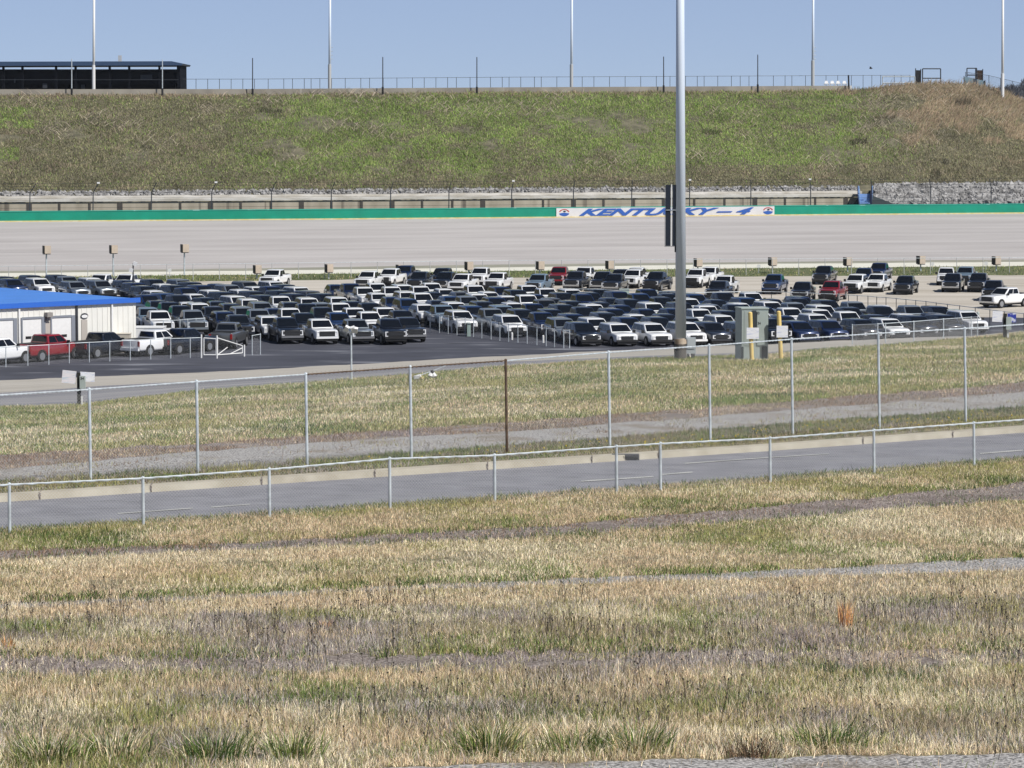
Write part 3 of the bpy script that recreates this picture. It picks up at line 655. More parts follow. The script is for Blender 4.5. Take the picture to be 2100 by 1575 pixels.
def vehicle_meshes(kind):
    S = SPEC[kind]; R = {}
    b = MB(); b.loft([ring(x, w_, zb, zt, S['zm']) for x, w_, zb, zt in S['st']])
    rr = []
    cz, cf, cb, cw = S['crown']
    for z, xf, xb, w_ in (S['bot'], S['top'], S['crown'], (cz + .035, cf - .42, cb + .35, cw - .22)): rr.append([(xf, w_, z), (xb, w_, z), (xb, -w_, z), (xf, -w_, z)])
    b.loft(rr)
    b.m = 1
    L0 = S['st'][-1][0]; L1 = S['st'][0][0]
    b.box(((L0 + L1) / 2, 0, .40), (L1 - L0 - .5, 1.66, .26))
    for wx in S['wx']:
        for sy in (1, -1):
            pl = [(wx + math.cos(t) * (S['wr'] + .09), sy * .99, S['wr'] + math.sin(t) * (S['wr'] + .08)) for t in np.linspace(0, PI, 11)]
            b.prism(pl, (0, sy * .028, 0))
    if kind == 'pickup': b.box((-1.94, 0, 1.335), (1.72, 1.56, .02))
    R['body'] = b
    z0, xf0, xb0, w0 = S['bot']; z1, xf1, xb1, w1 = S['top']
    m = MB(); pane(m, (xf0, w0, z0), (xf0, -w0, z0), (xf1, -w1, z1), (xf1, w1, z1), .05, .95, .10, .95)
    m.v = [(v[0], v[1], v[2]) for v in m.v]; R['windshield'] = m
    m = MB(); pane(m, (xb0, -w0, z0), (xb0, w0, z0), (xb1, w1, z1), (xb1, -w1, z1), .08, .92, .25, .92); R['rear_window'] = m
    for sy in (1, -1):
        m = MB()
        for u0, u1 in S['panes']:
            if sy > 0: pane(m, (xb0, w0, z0), (xf0, w0, z0), (xf1, w1, z1), (xb1, w1, z1), 1 - u1, 1 - u0, .14, .90)
            else: pane(m, (xf0, -w0, z0), (xb0, -w0, z0), (xb1, -w1, z1), (xf1, -w1, z1), u0, u1, .14, .90)
        R['side_window', sy] = m
    fx, g0, g1 = S['front'], *S['gz']
    m = MB(); m.box((fx, 0, (g0 + g1) / 2), (.05, S['gw'], g1 - g0)); R['grille'] = m
    m = MB()
    for k in range(1, 3): m.box((fx + .03, 0, g0 + (g1 - g0) * k / 3), (.02, S['gw'] - .1, .035))
    R['grille_bar'] = m
    for sy in (1, -1):
        h_ = g1 - g0; yc = sy * (S['gw'] / 2 + .12); m = MB(); m.box((fx - .02, yc, g1 - h_ * .10), (.09, .24, h_ * .16)); m.box((fx - .02, yc + sy * .07, (g0 + g1) / 2), (.09, .09, h_ * .64)); m.box((fx - .02, yc, g0 + h_ * .10), (.09, .24, h_ * .16)); R['headlight', sy] = m
        m = MB(); m.box((S['rear'], sy * .87, S['zm'] + .15), (.06, .18, .40)); R['tail_light', sy] = m
        m = MB(); m.box((S['mir'][0], sy * 1.10, S['mir'][1]), (.12, .22, .24)); m.box((S['mir'][0], sy * .98, S['mir'][1] - .06), (.06, .14, .05)); R['mirror', sy] = m
    m = MB(); m.box((fx + .04, 0, g0 - .10), (.14, 1.84, .17)); R['front_bumper'] = m
    m = MB(); m.box((fx - .04, 0, g0 - .27), (.16, 1.70, .18)); R['valance'] = m
    m = MB(); m.box((S['rear'] - .05, 0, .58), (.16, 1.84, .2)); R['rear_bumper'] = m
    m = MB(); n = 18; r = S['wr']
    m.tube((0, -.13, 0), (0, .13, 0), r, n); R['wheel'] = m
    for sy in (1, -1):
        m = MB(); m.tube((0, sy * .12, 0), (0, sy * .145, 0), r * .66, 14)
        R['rim', sy] = m
    return R
VM = {}
for kd in SPEC:
    R = vehicle_meshes(kd); D = {}
    mm = {'windshield': M_GLASS, 'rear_window': M_GLASS, 'side_window': M_GLASS, 'grille': M_BLACK, 'headlight': M_LAMP, 'tail_light': M_TAIL, 'mirror': M_BLACK, 'wheel': M_TYRE, 'rim': M_RIM, 'grille_bar': M_DKSTEEL, 'valance': M_BLACK}
    for key, mb in R.items():
        nm = key if isinstance(key, str) else key[0]
        if nm == 'body':
            base = mb.mesh('body', [M_BLACK, M_BLACK]); bb = bmesh.new(); bb.from_mesh(base); bmesh.ops.recalc_face_normals(bb, faces=bb.faces)
            ed = [e for e in bb.edges if len(e.link_faces) == 2 and e.link_faces[0].material_index == 0 and e.calc_face_angle() > .35]
            bmesh.ops.bevel(bb, geom=ed, offset=.05, segments=2, affect='EDGES', profile=.5, clamp_overlap=True)
            bb.to_mesh(base); bb.free(); smooth_by_angle(base)
            for c, pm in PAINT.items():
                me = base.copy(); me.name = 'body'; me.materials[0] = pm; D['body', c] = me
        elif nm in ('front_bumper', 'rear_bumper'):
            for c, pm in (('chrome', M_CHROME), ('dark', M_BLACK)):
                me = mb.mesh(nm, pm); fixnormals(me); D[nm, c] = me
            for c, pm in PAINT.items():
                me = mb.mesh(nm, pm); fixnormals(me); D[nm, c] = me
        else:
            me = mb.mesh(nm, mm[nm]); fixnormals(me); D[key] = me
    VM[kd] = D
NAME = {'pickup': 'pickup_truck', 'suv': 'suv', 'crossover': 'suv'}
def vehicle(kind, colour, loc, heading, label, group, full=True, bumper=None):
    D = VM[kind]; S = SPEC[kind]
    root = thing(NAME[kind], label, 'pickup truck' if kind == 'pickup' else 'suv', loc, group, heading)
    link('body', D['body', colour], root); link('windshield', D['windshield'], root)
    for sy in (1, -1):
        link('side_window', D['side_window', sy], root); link('headlight', D['headlight', sy], root); link('mirror', D['mirror', sy], root)
    gr = link('grille', D['grille'], root)
    if full: link('grille_bar', D['grille_bar'], gr)
    bp = bumper or random.choice(['chrome', 'dark', colour] if kind == 'pickup' else [colour, 'dark'])
    fb = link('front_bumper', D['front_bumper', bp], root); link('valance', D['valance'], fb)
    if full:
        link('rear_window', D['rear_window'], root); link('rear_bumper', D['rear_bumper', bp], root)
        for sy in (1, -1): link('tail_light', D['tail_light', sy], root)
    for wx in S['wx']:
        for sy in (1, -1):
            wobj = link('wheel', D['wheel'], root, (wx, sy * .90, S['wr']))
            if full: link('rim', D['rim', sy], wobj)
    q_ = VR.uniform(.97, 1.04); root.scale = (VR.uniform(.98, 1.03), 1, q_)
    return root
VR = random.Random(77)
def facing(alpha): return math.radians(-90 + alpha)          # front to the camera, turned by alpha degrees to photo right
def hdir(alpha): a = math.radians(alpha); return Vector((math.sin(a), -math.cos(a), 0))
NEAR_R = random.Random(5)
# --- front rows, placed one by one (front centre pixel, contact y)
placed = []
def front_vehicle(kind, colour, fx, fy, alpha, label, group, bumper=None):
    L1 = SPEC[kind]['front']; c = gp(fx, fy) - hdir(alpha) * L1
    vehicle(kind, colour, c, facing(alpha), label, group, True, bumper); placed.append(c)
GA = 'pickups in front row of packed lot'
front_vehicle('pickup', 'black', 600, 706, 16, 'black pickup with dark grille, at the gate end of the front row', GA, 'chrome')
front_vehicle('pickup', 'white', 671, 707, 16, 'white pickup with black grille, between two dark pickups in front row', GA, 'white')
front_vehicle('pickup', 'silver', 745, 707, 16, 'silver blue pickup behind the twin floodlight post in front row', GA, 'chrome')
front_vehicle('pickup', 'black', 812, 708, 14, 'black pickup beside the silver one, parked at the open asphalt', GA, 'dark')
front_vehicle('pickup', 'dark grey', 852, 703, 16, 'dark pickup with bright chrome front at the open end of front row', GA, 'chrome')
GB = 'vehicles in front row of right packed lot'
fr = [(1213, 711, 'suv', 'black', 'black suv at the fence corner of the right front row'), (1286, 711, 'suv', 'white', 'white suv with wide black lower grille, two places from the tall pole'),
      (1357, 711, 'suv', 'white', 'white suv parked just left of the tall grey pole'), (1428, 710, 'suv', 'white', 'white suv partly behind the tall grey pole base'), (1480, 709, 'suv', 'dark grey', 'dark grey suv between tall pole and utility cabinet'),
      (1545, 708, 'suv', 'silver', 'silver suv hidden mostly behind the utility cabinet'), (1603, 707, 'pickup', 'black', 'black pickup right behind the yellow bollard with sign'), (1661, 707, 'suv', 'navy', 'navy suv right of the bollards with two bright front lights'),
      (1721, 705, 'suv', 'navy', 'navy suv beside the gate post behind the grassy rise'), (1790, 703, 'suv', 'black', 'black suv behind the hanging gate on the grassy rise'), (1846, 700, 'suv', 'white', 'white suv behind the wire gate near the end of the row'),
      (1905, 697, 'suv', 'black', 'black suv second from the end of the right front row'), (1962, 694, 'suv', 'black', 'black suv last in the right front row by the green boxes')]
for x, y, k, c, lb in fr: front_vehicle(k, c, x, y, 17, lb, GB)
# --- packed rows
poly_px = [(288, 686), (430, 690), (520, 698), (560, 698), (880, 690), (884, 677), (1165, 705), (1560, 701), (2000, 690), (1965, 668), (1700, 652), (1560, 640), (1330, 630), (1100, 622), (800, 617), (560, 612), (300, 606), (160, 600), (-60, 592), (-60, 606), (150, 612), (288, 622)]
def inpoly(x, y, P):
    c = False; j = len(P) - 1
    for i in range(len(P)):
        if (P[i][1] > y) != (P[j][1] > y) and x < (P[j][0] - P[i][0]) * (y - P[i][1]) / (P[j][1] - P[i][1]) + P[i][0]: c = not c
        j = i
    return c
A0 = 16.0; hd = hdir(A0); rd = Vector((math.cos(math.radians(A0)), math.sin(math.radians(A0)), 0))
split = gp(884, 683).dot(rd)
cand = []
for lot, org, pitch in (('left', gp(600, 706) - hd * 2.985, 2.85), ('right', gp(1286, 711) - hd * 2.465, 2.82)):
    for j in range(0, 14):
        for i in range(-30, 32):
            c = org + rd * (pitch * i) - hd * (6.12 * j)
            s = c.dot(rd)
            if (lot == 'left') != (s < split): continue
            x, y = px(c)
            if not (-60 < x < 2130) or not inpoly(x, y, poly_px): continue
            if min((c - p).length for p in placed) < 2.7: continue
            cand.append((lot, j, i, c, x, y))
rows = {}
for t in cand: rows.setdefault((t[0], t[1]), []).append(t)
R2 = random.Random(21)
NV = 0
for (lot, j), items in sorted(rows.items()):
    items.sort(key=lambda t: t[4])
    for n_, (lo_, j_, i_, c, x, y) in enumerate(items):
        if lot == 'left': kind = 'pickup' if (j < 4 and R2.random() < .75) or R2.random() < .15 else 'suv'
        else: kind = 'suv' if R2.random() < .72 else 'pickup'
        if kind == 'suv' and R2.random() < .35: kind = 'crossover'
        q = R2.random(); colour = 'black' if q < .26 else 'white' if q < .62 else 'dark grey' if q < .70 else 'navy' if q < .82 else 'silver' if q < .90 else 'pale blue' if q < .93 else 'grey' if q < .96 else 'blue'
        alpha = A0 + R2.uniform(-1.5, 1.5) + (14 if lot == 'left' and j > 5 else 0)
        kn = 'pickup' if kind == 'pickup' else 'suv'
        label = f"{colour} {kn}, {ordn(n_ + 1)} from left in {ordn(j + 1)} row of {lot} packed lot"
        pos = c + Vector((R2.uniform(-.1, .1), R2.uniform(-.25, .25), 0))
        vehicle(kind, colour, pos, facing(alpha), label, f"vehicles in rows of the {lot} packed lot", j < 2)
        NV += 1
print('packed vehicles', NV)
# --- gravel lot, one by one: (front x0, x1, contact y, colour, alpha)
GL = [(169, 205, 601, 'white', -14), (222, 258, 601, 'white', -14), (528, 565, 590, 'white', -14), (724, 760, 594, 'white', -13), (770, 803, 589, 'white', -14), (803, 832, 583, 'navy', -14), (831, 867, 597, 'dark grey', -12),
      (876, 912, 589, 'black', -14), (881, 921, 597, 'black', -13), (918, 951, 600, 'white', -15), (957, 993, 587, 'white', -12), (988, 1026, 598, 'white', -15), (1074, 1112, 601, 'pale blue', -14), (1121, 1158, 586, 'red', -10),
      (1153, 1188, 597, 'dark grey', -14), (1168, 1208, 586, 'white', -14), (1206, 1247, 598, 'black', -13), (1232, 1268, 601, 'black', -14), (1272, 1303, 592, 'white', -16), (1278, 1308, 586, 'white', -16), (1316, 1350, 598, 'black', -18),
      (1406, 1429, 591, 'white', -16), (1430, 1457, 585, 'white', -17), (1456, 1494, 606, 'white', -16), (1444, 1480, 618, 'dark grey', -17), (1561, 1597, 604, 'blue', -15), (1621, 1657, 620, 'black', -13), (1666, 1697, 584, 'black', -16),
      (1677, 1714, 619, 'red', -18), (1727, 1758, 603, 'white', -22), (1752, 1783, 588, 'navy', -12), (1771, 1804, 600, 'white', -20), (1777, 1811, 577, 'navy', -18), (1831, 1867, 605, 'black', -16), (1921, 1957, 586, 'white', -10),
      (1958, 1990, 586, 'pale blue', -16), (1931, 1967, 600, 'black', -14), (1984, 2019, 600, 'black', -15), (2013, 2050, 618, 'black', -16), (2012, 2034, 632, 'white', -48), (1246, 1280, 590, 'dark grey', -14)]
order = sorted(range(len(GL)), key=lambda k: GL[k][0])
for rank, k in enumerate(order):
    x0, x1, y, c, a = GL[k]
    nb = GL[order[rank + 1]][3] if rank + 1 < len(order) else None
    depth = 'front' if y > 602 else 'middle' if y > 593 else 'back'
    label = f"{c} pickup on the gravel lot, {ordn(rank + 1)} from the left, in its {depth} part"
    if k == 39: label = 'white pickup turned side on at the right edge of the gravel lot'
    if k == 28: label = 'red pickup with bright headlight at the front of the gravel lot'
    if k == 13: label = 'red pickup behind the others near the track on the gravel lot'
    fc = gp((x0 + x1) / 2, y); c0 = fc - hdir(a) * 2.985
    vehicle('pickup', c, c0, facing(a), label, 'pickups on the gravel lot', True)
# --- row beside the building, tails to the camera
for x, y, c, a, lb in ((-4, 747, 'white', 34, 'white pickup cut by the photo edge beside the building'), (100, 738, 'red', 34, 'red pickup parked before the garage doors, tail toward the fence'), (212, 731, 'black', 34, 'black pickup with large wheels before the building corner'),
                       (318, 727, 'white', 34, 'white pickup beside the white trailer, tail to the fence'), (378, 723, 'black', 34, 'black pickup at the gate end of the row by the building'), (470, 712, 'grey', 8, 'grey pickup behind the open gate, tail to the camera')):
    p = gp(x, y); rz = math.radians(90 - a)
    vehicle('pickup', c, p, rz, lb, 'pickups parked along the building fence', True, 'dark' if c != 'white' else 'white')

# ------------------------------------------------------------------ metal building with blue roof
bA, bB = gp(0, 737), Vector((-29.75, 231.0, 0)); bd = (bB - bA); bd.z = 0; bA = bB - bd.normalized() * 30; bd = (bB - bA).normalized(); bn = Vector((bd.y, -bd.x, 0))   # bn: outward
EH = 4.15
bl = thing('metal_building', 'cream metal garage building with a low blue roof at the photo edge', 'building', bB)
mb = MB(); W2 = 22.0
poly = [bA, bB, bB - bn * W2 * 2, bA - bn * W2 * 2]
mb.prism([p for p in poly], (0, 0, EH - .02))
part('wall', mb, M_CLAD, bl, fix=True)
mb = MB(); n = 62
for k in range(n):
    p = bA + bd * (k + .5) * (30 / n) + bn * .015; mb.box(p + Vector((0, 0, EH / 2)), (.05, .03, EH - .1), math.atan2(bd.y, bd.x))
part('wall_rib', mb, mat('cladding_rib', (.74, .73, .68), .6), bl)
o_ = .12
def bp(u, v, z): return bA + bd * u - bn * v + Vector((0, 0, z))
mb = MB(); RH = .06
mb.prism([bp(-.3, -o_, EH), bp(-.3, W2, EH + RH), bp(-.3, 2 * W2 + o_, EH), bp(-.3, 2 * W2 + o_, EH - .12), bp(-.3, W2, EH + RH - .12), bp(-.3, -o_, EH - .12)], bd * 30.6)
part('roof', mb, M_BLUE, bl, fix=True)
mb = MB(); mb.box((bp(15, -o_ - .06, EH - .1)), (30.6, .1, .38), math.atan2(bd.y, bd.x)); part('gutter', mb, M_FASCIA, bl)
mb = MB(); mb.box((bp(15, -o_ / 2, EH - .16)), (30.2, o_ - .06, .06), math.atan2(bd.y, bd.x)); part('soffit', mb, M_DKSTEEL, bl)
def bu(x): # distance along the facade of photo column x
    a = (x - CX) / (F * CP)
    return (a * bA.y - bA.x) / (bd.x - a * bd.y)
for x in (40, 158, 230):
    mb = MB(); mb.box(bp(bu(x), -.10, EH / 2 - .1), (.14, .12, EH - .25), math.atan2(bd.y, bd.x)); part('downspout', mb, M_WHITE if x != 158 else M_DKSTEEL, bl)
rzb = math.atan2(bd.y, bd.x)
M_DOORD = mat('door_reveal', (.22, .24, .28), .8)
for x0, x1 in ((-22, 28), (47, 86), (107, 147)):
    u0, u1 = bu(x0), bu(x1)
    mb = MB(); mb.box(bp((u0 + u1) / 2, -.03, 1.5), (u1 - u0, .05, 3.0), rzb); d = part('garage_door', mb, M_WHITE, bl)
    mb = MB()
    for s_ in (.3, .62): mb.box(bp(u0 + (u1 - u0) * s_, -.06, 1.55), (.5, .03, .2), rzb)
    part('window', mb, M_BLACK, d)
    mb = MB(); mb.box(bp(u0 - .06, -.06, 1.55), (.12, .10, 3.1), rzb); mb.box(bp(u1 + .16, -.06, 1.55), (.34, .10, 3.1), rzb); mb.box(bp((u0 + u1) / 2, -.06, 3.05), (u1 - u0, .10, .16), rzb); part('door_frame', mb, M_DOORD, d)
M_DOORB = mat('tan_door', (.46, .42, .38), .7)
for x0, x1 in ((92, 104), (168, 180)):
    u0, u1 = bu(x0), bu(x1); mb = MB(); mb.box(bp((u0 + u1) / 2, -.03, 1.35), (u1 - u0, .05, 2.7), rzb); part('door', mb, M_DOORB, bl)
mb = MB(); u = bu(98); mb.box(bp(u, -.25, 3.25), (.5, .45, .35), rzb); mb.box(bp(u, -.12, 2.98), (.25, .2, .4), rzb); part('wall_lamp', mb, mat('lamp_housing', (.28, .26, .24), .6), bl)
# oval emblem plate over the door
es = thing('oval_sign', 'small dark and white oval sign over a tan door of the building', 'sign', bp(bu(174), -.02, 2.98))
mb = MB(); c = bp(bu(174), -.05, 3.0); ohw = (bu(181.5) - bu(166.5)) / 2
mb.prism([c + bd * ohw * math.cos(t) + Vector((0, 0, .22 * math.sin(t))) for t in np.linspace(0, 2 * PI, 25)[:-1]], bn * .03); part('panel', mb, M_NAVY, es, fix=True)
mb = MB(); mb.prism([c + bn * .032 + bd * ohw * .84 * math.cos(t) + Vector((0, 0, -.03 + .13 * math.sin(t))) for t in np.linspace(0, 2 * PI, 25)[:-1]], bn * .02); part('band', mb, M_WHITE, es, fix=True)
# crates and trailer by the corner
cr = thing('storage_box', 'beige storage box against the building corner', 'box', gp(254, 723)); mb = MB(); c = gp(254, 723); mb.box(c + Vector((0, 0, .75)), (1.05, 1.0, 1.45)); mb.box(c + Vector((0, 0, 1.5)), (1.12, 1.06, .06)); part('body', mb, mat('beige_plastic', (.55, .50, .42), .6), cr)
tr = thing('cargo_trailer', 'white flat sided trailer between building corner and packed lot', 'trailer', gp(301, 716)); c = gp(301, 716)
mb = MB(); mb.box(c + Vector((0, 1.2, 1.05)), (2.6, 2.3, 1.25)); mb.box(c + Vector((0, 1.2, 1.70)), (2.66, 2.36, .05)); part('body', mb, M_WHITE, tr)
for sx in (-.8, .8):
    mb = MB(); mb.tube(c + Vector((sx - .1, 1.2, .36)), c + Vector((sx + .1, 1.2, .36)), .36, 14); part('wheel', mb, M_TYRE, tr)

# ------------------------------------------------------------------ tall pole, sign boards, cabinet, bollards
f_ = surf(1395, 737)
tp = thing('tall_pole', 'tall round pale grey steel pole rising from the grass edge', 'pole', f_)
def colr(x, y0, y1, w0, w1, Y, n=20):
    mb = MB(); a, b = pt(x, y0, Y), pt(x - 1.5, y1, Y); k = Y / F; mb.tube(a, b, w0 * k / 2, n, w1 * k / 2); return mb
ptop = 735 - (735 - 692) 
part('shaft', colr(1396, 696, -420, 22.5, 13.5, f_.y, 28), M_POLE, tp, smooth=True)
M_BASE = mat('stained_concrete', (.36, .27, .19), .9, col2=(.50, .42, .33), scale=4)
part('collar', colr(1396, 706, 694, 25, 24.5, f_.y, 24), M_BASE, tp)
part('base', colr(1396, 742, 705, 25.5, 25.5, f_.y, 24), mat('dark_concrete_base', (.10, .09, .08), .9, var=.3, scale=4), tp)
mb = MB(); k = f_.y / F; c = pt(1386, 510, f_.y); mb.box(c, (5 * k, 8 * k, 14 * k)); part('hand_hole', mb, M_BLACK, tp)
sb = thing('banner_board', 'narrow dark navy board with pale edge strips bolted beside the tall pole', 'sign board', pt(1375, 505, f_.y))
yaw_b = math.radians(58)
for x0, x1 in ((1364.5, 1375.5), (1378.5, 1386)):
    a, b = pt(x0, 504.5, f_.y - .05), pt(x1, 379, f_.y - .05); mb = MB(); mb.box((a + b) / 2, (abs(b.x - a.x), .05, abs(b.z - a.z))); part('panel', mb, M_NAVY, sb)
a, b = pt(1375.7, 504, f_.y - .07), pt(1378.3, 378, f_.y - .07); mb = MB(); mb.box((a + b) / 2, (abs(b.x - a.x), .06, abs(b.z - a.z)))
a, b = pt(1363, 506, f_.y), pt(1386, 504.7, f_.y); mb.box((a + b) / 2, (abs(b.x - a.x), .06, .02))
a, b = pt(1363, 506, f_.y), pt(1364.3, 379, f_.y); mb.box((a + b) / 2, (abs(b.x - a.x), .06, abs(b.z - a.z))); part('edge_strip', mb, M_WHITE, sb)
a, b = pt(1366, 431.5, f_.y - .1), pt(1388, 430, f_.y - .1); mb = MB(); mb.box((a + b) / 2, (abs(b.x - a.x), .04, .025)); part('bracket', mb, M_GALV, sb)
# grey meter box beside the pole
f_ = surf(1417, 736); k = f_.y / F
eb = thing('meter_box', 'grey electrical box on dark legs beside the tall pole base', 'electrical box', f_)
mb = MB(); mb.box(pt(1417, 708.5, f_.y), (19 * k, .25, 33 * k)); part('box', mb, mat('pale_grey_enamel', (.42, .46, .48), .5), eb)
mb = MB(); mb.box(pt(1417, 705, f_.y - .14), (15 * k, .03, 20 * k)); part('door', mb, mat('pale_grey_door', (.48, .52, .54), .5), eb)
for x in (1411, 1419, 1423):
    mb = MB(); mb.box(pt(x, 730.5, f_.y), (3 * k, .08, 13 * k)); part('leg', mb, M_DKCAB, eb)
# utility cabinet, turned so that its shaded flank shows
f_ = surf(1542, 738); k = f_.y / F
uc = thing('utility_cabinet', 'large grey green utility cabinet numbered 33 and 34 beside the bollards', 'cabinet', f_, rz=math.radians(0))
def cbox(x0, x1, y0, y1, dy, dep, m, name, parent=uc, Yb=None):
    Yb = Yb or f_.y; a, b = pt(x0, y0, Yb), pt(x1, y1, Yb); mb = MB(); c = (a + b) / 2 + Vector((0, dy + dep / 2, 0)); mb.box(c, (abs(b.x - a.x), dep, abs(b.z - a.z))); return part(name, mb, m, parent)
# body: a slab with its flank swung toward the camera
a, b = pt(1521, 738, f_.y), pt(1575, 738, f_.y + .05); fl = pt(1507.5, 735, f_.y + .75); H = pt(1521, 634, f_.y).z - a.z
mb = MB(); bk = fl + (b - a); mb.prism([a, b, bk, fl], (0, 0, H)); part('body', mb, M_CABINET, uc, fix=True)
mb = MB(); ov = .03; mb.prism([a + Vector((-ov, -ov, H)), b + Vector((ov, -ov, H)), bk + Vector((ov, ov, H)), fl + Vector((-ov, ov, H))], (0, 0, .06)); part('roof', mb, M_CABINET, uc, fix=True)
cbox(1541.4, 1541.9, 734, 637, -.012, .02, M_DKCAB, 'door_seam'); cbox(1526, 1541, 709, 638, -.01, .02, M_CABINET, 'door'); cbox(1552.5, 1573, 708, 638, -.01, .02, M_CABINET, 'door'); cbox(1537, 1538.5, 690, 682, -.05, .04, M_DKSTEEL, 'handle')
cbox(1543, 1551, 671, 637, -.03, .04, M_DKCAB, 'recess'); cbox(1519.5, 1525, 735, 711, -.025, .04, M_DKCAB, 'vent_and_shade_panel'); cbox(1562.5, 1573.5, 735, 710, -.025, .04, M_DKCAB, 'vent_and_shade_panel')
def text_mesh(body, size, shear=0.0, offset=0.0, extrude=.004):
    cu = bpy.data.curves.new('lettering', 'FONT'); cu.body = body; cu.size = size; cu.shear = shear; cu.offset = offset; cu.extrude = extrude; cu.align_x = 'CENTER'; cu.align_y = 'CENTER'
    o = bpy.data.objects.new('lettering_curve', cu); COL.objects.link(o)
    dg = bpy.context.evaluated_depsgraph_get(); me = bpy.data.meshes.new_from_object(o.evaluated_get(dg)); bpy.data.objects.remove(o); bpy.data.curves.remove(cu)
    return me
def place_text(body, m, c, wid, hei, parent, shear=0.0, offset=0.0, name='lettering', rz=0.0):
    me = text_mesh(body, 1.0, shear, offset); v = np.empty(len(me.vertices) * 3); me.vertices.foreach_get('co', v); v = v.reshape(-1, 3)
    lo_, hi_ = v.min(0), v.max(0); v = (v - (lo_ + hi_) / 2) / np.array([(hi_[0] - lo_[0]) / wid, (hi_[1] - lo_[1]) / hei, 1.0])
    P = np.stack([v[:, 0] * math.cos(rz) + v[:, 2] * math.sin(rz), v[:, 0] * math.sin(rz) - v[:, 2] * math.cos(rz), v[:, 1]], 1)
    base = Vector(parent.location) if parent.type == 'EMPTY' else Vector(parent.parent.location)
    P += np.array(c - base); me.vertices.foreach_set('co', P.ravel()); me.update(); me.materials.clear(); me.materials.append(m)
    return link(name, me, parent)
place_text('33', M_BLACK, pt(1554.5, 642, f_.y - .012), 6 * k, 5.5 * k, uc, 0, .02)
place_text('34', M_BLACK, pt(1557, 663, f_.y - .012), 6 * k, 5.5 * k, uc, 0, .02)
def notice(x0, x1, y0, y1, Y, label, m=M_PAPER, tilt=0.0):
    a, b = pt(x0, y1, Y), pt(x1, y0, Y); c = (a + b) / 2; t = thing('notice_sign', label, 'sign', c)
    mb = MB(); mb.box((0, 0, 0), (abs(b.x - a.x), .02, abs(b.z - a.z)), ax=Matrix.Rotation(tilt, 3, 'Y')); me = mb.mesh('panel', m); link('panel', me, t); return t
for x, yb, yt, xs0, lb, lb2, sg in ((1540, 739, 642, -1.5, 'yellow bollard leaning in front of the utility cabinet', 'white paper notice on the bollard before the cabinet', (1531, 1556.5, 672, 695)), (1600, 737, 640, -3, 'yellow bollard standing free beside the utility cabinet', 'white paper notice on the free standing bollard', (1592.5, 1616, 668, 692))):
    p = surf(x + 2, yb); p = Vector((p.x, min(p.y, f_.y - .35), p.z)); kk = p.y / F
    t = thing('bollard', lb, 'bollard', p, 'yellow bollards by the utility cabinet')
    mb = MB(); a, b = pt(x + 2, yb + 3, p.y), pt(x + xs0, yt, p.y); mb.tube(a, b, 4.4 * kk, 14); mb.sphere(b, 4.4 * kk, 10, (1, 1, .6)); part('pipe', mb, M_YELLOW, t, smooth=False)
    n_ = notice(sg[0], sg[1], sg[2], sg[3], p.y - .12, lb2)
# post pedestals with notices
def pedestal(x, yb, yt, label, num=None):
    p = surf(x, yb); kk = p.y / F; t = thing('meter_pedestal', label, 'pedestal', p)
    mb = MB(); mb.box(pt(x, (yb + yt) / 2, p.y), (7 * kk, .14, (yb - yt) * kk)); part('post', mb, mat('tarred_post', (.025, .025, .022), .9), t)
    bx0, bx1 = x + 2, x + 13; a, b = pt(bx0, yt + 33, p.y - .12), pt(bx1, yt + 7, p.y - .12); mb = MB(); mb.box((a + b) / 2, (abs(b.x - a.x), .14, abs(b.z - a.z))); part('box', mb, M_CABINET, t)
    mb = MB(); mb.box(pt(x + 6, yb - 8, p.y - .05), (3.5 * kk, .06, 22 * kk)); part('conduit', mb, M_WHITE, t)
    if num: place_text(num, M_BLACK, pt((bx0 + bx1) / 2 - 1, yt + 12, p.y - .192), 7 * kk, 5.5 * kk, t, 0, .02)
    return p
p = pedestal(162, 832, 764, 'black post pedestal with small grey box numbered 34 at the lot edge', '34')
notice(127.5, 155.5, 760, 786, p.y - .02, 'tilted pinkish white notice hung left of the numbered pedestal', M_PAPER2, math.radians(6))
notice(164, 194, 763, 782.5, p.y + .02, 'white notice hung behind the numbered pedestal box', M_PAPER, math.radians(3))
p = pedestal(2061, 694, 643, 'black post pedestal with grey box at the top of the grassy rise', None)
notice(2035, 2056, 638, 660, p.y - .02, 'white notice hung left of the pedestal on the grassy rise', M_PAPER, math.radians(3))
M_BNOT = mat('blue_notice', (.03, .05, .36), .6, col2=(.6, .62, .75), scale=3, objspace=True, lo=.5, hi=.52)
notice(2066, 2084, 642, 661, p.y + .02, 'blue and white notice hung right of the pedestal on the rise', M_BNOT)
# twin floodlight post
p = surf(721, 780); kk = p.y / F
t = thing('floodlight_post', 'thin grey post with white twin floodlights at the grass edge', 'floodlight', p)
mb = MB(); mb.tube(p, pt(720, 682, p.y), 2.0 * kk, 8, 1.6 * kk); part('post', mb, M_GALV, t)
for dx, y, rx in ((-9, 674, .5), (4, 675, -.3), (9, 677, .2)):
    mb = MB(); c = pt(720 + dx, y, p.y - .05); R_ = Matrix.Rotation(rx, 3, 'Y') @ Matrix.Rotation(.5, 3, 'X'); mb.box(c, (9 * kk, .16, 11 * kk), ax=R_); mb.tube(c, pt(720, 684, p.y), .02, 6); part('lamp_head', mb, M_WHITE, t)
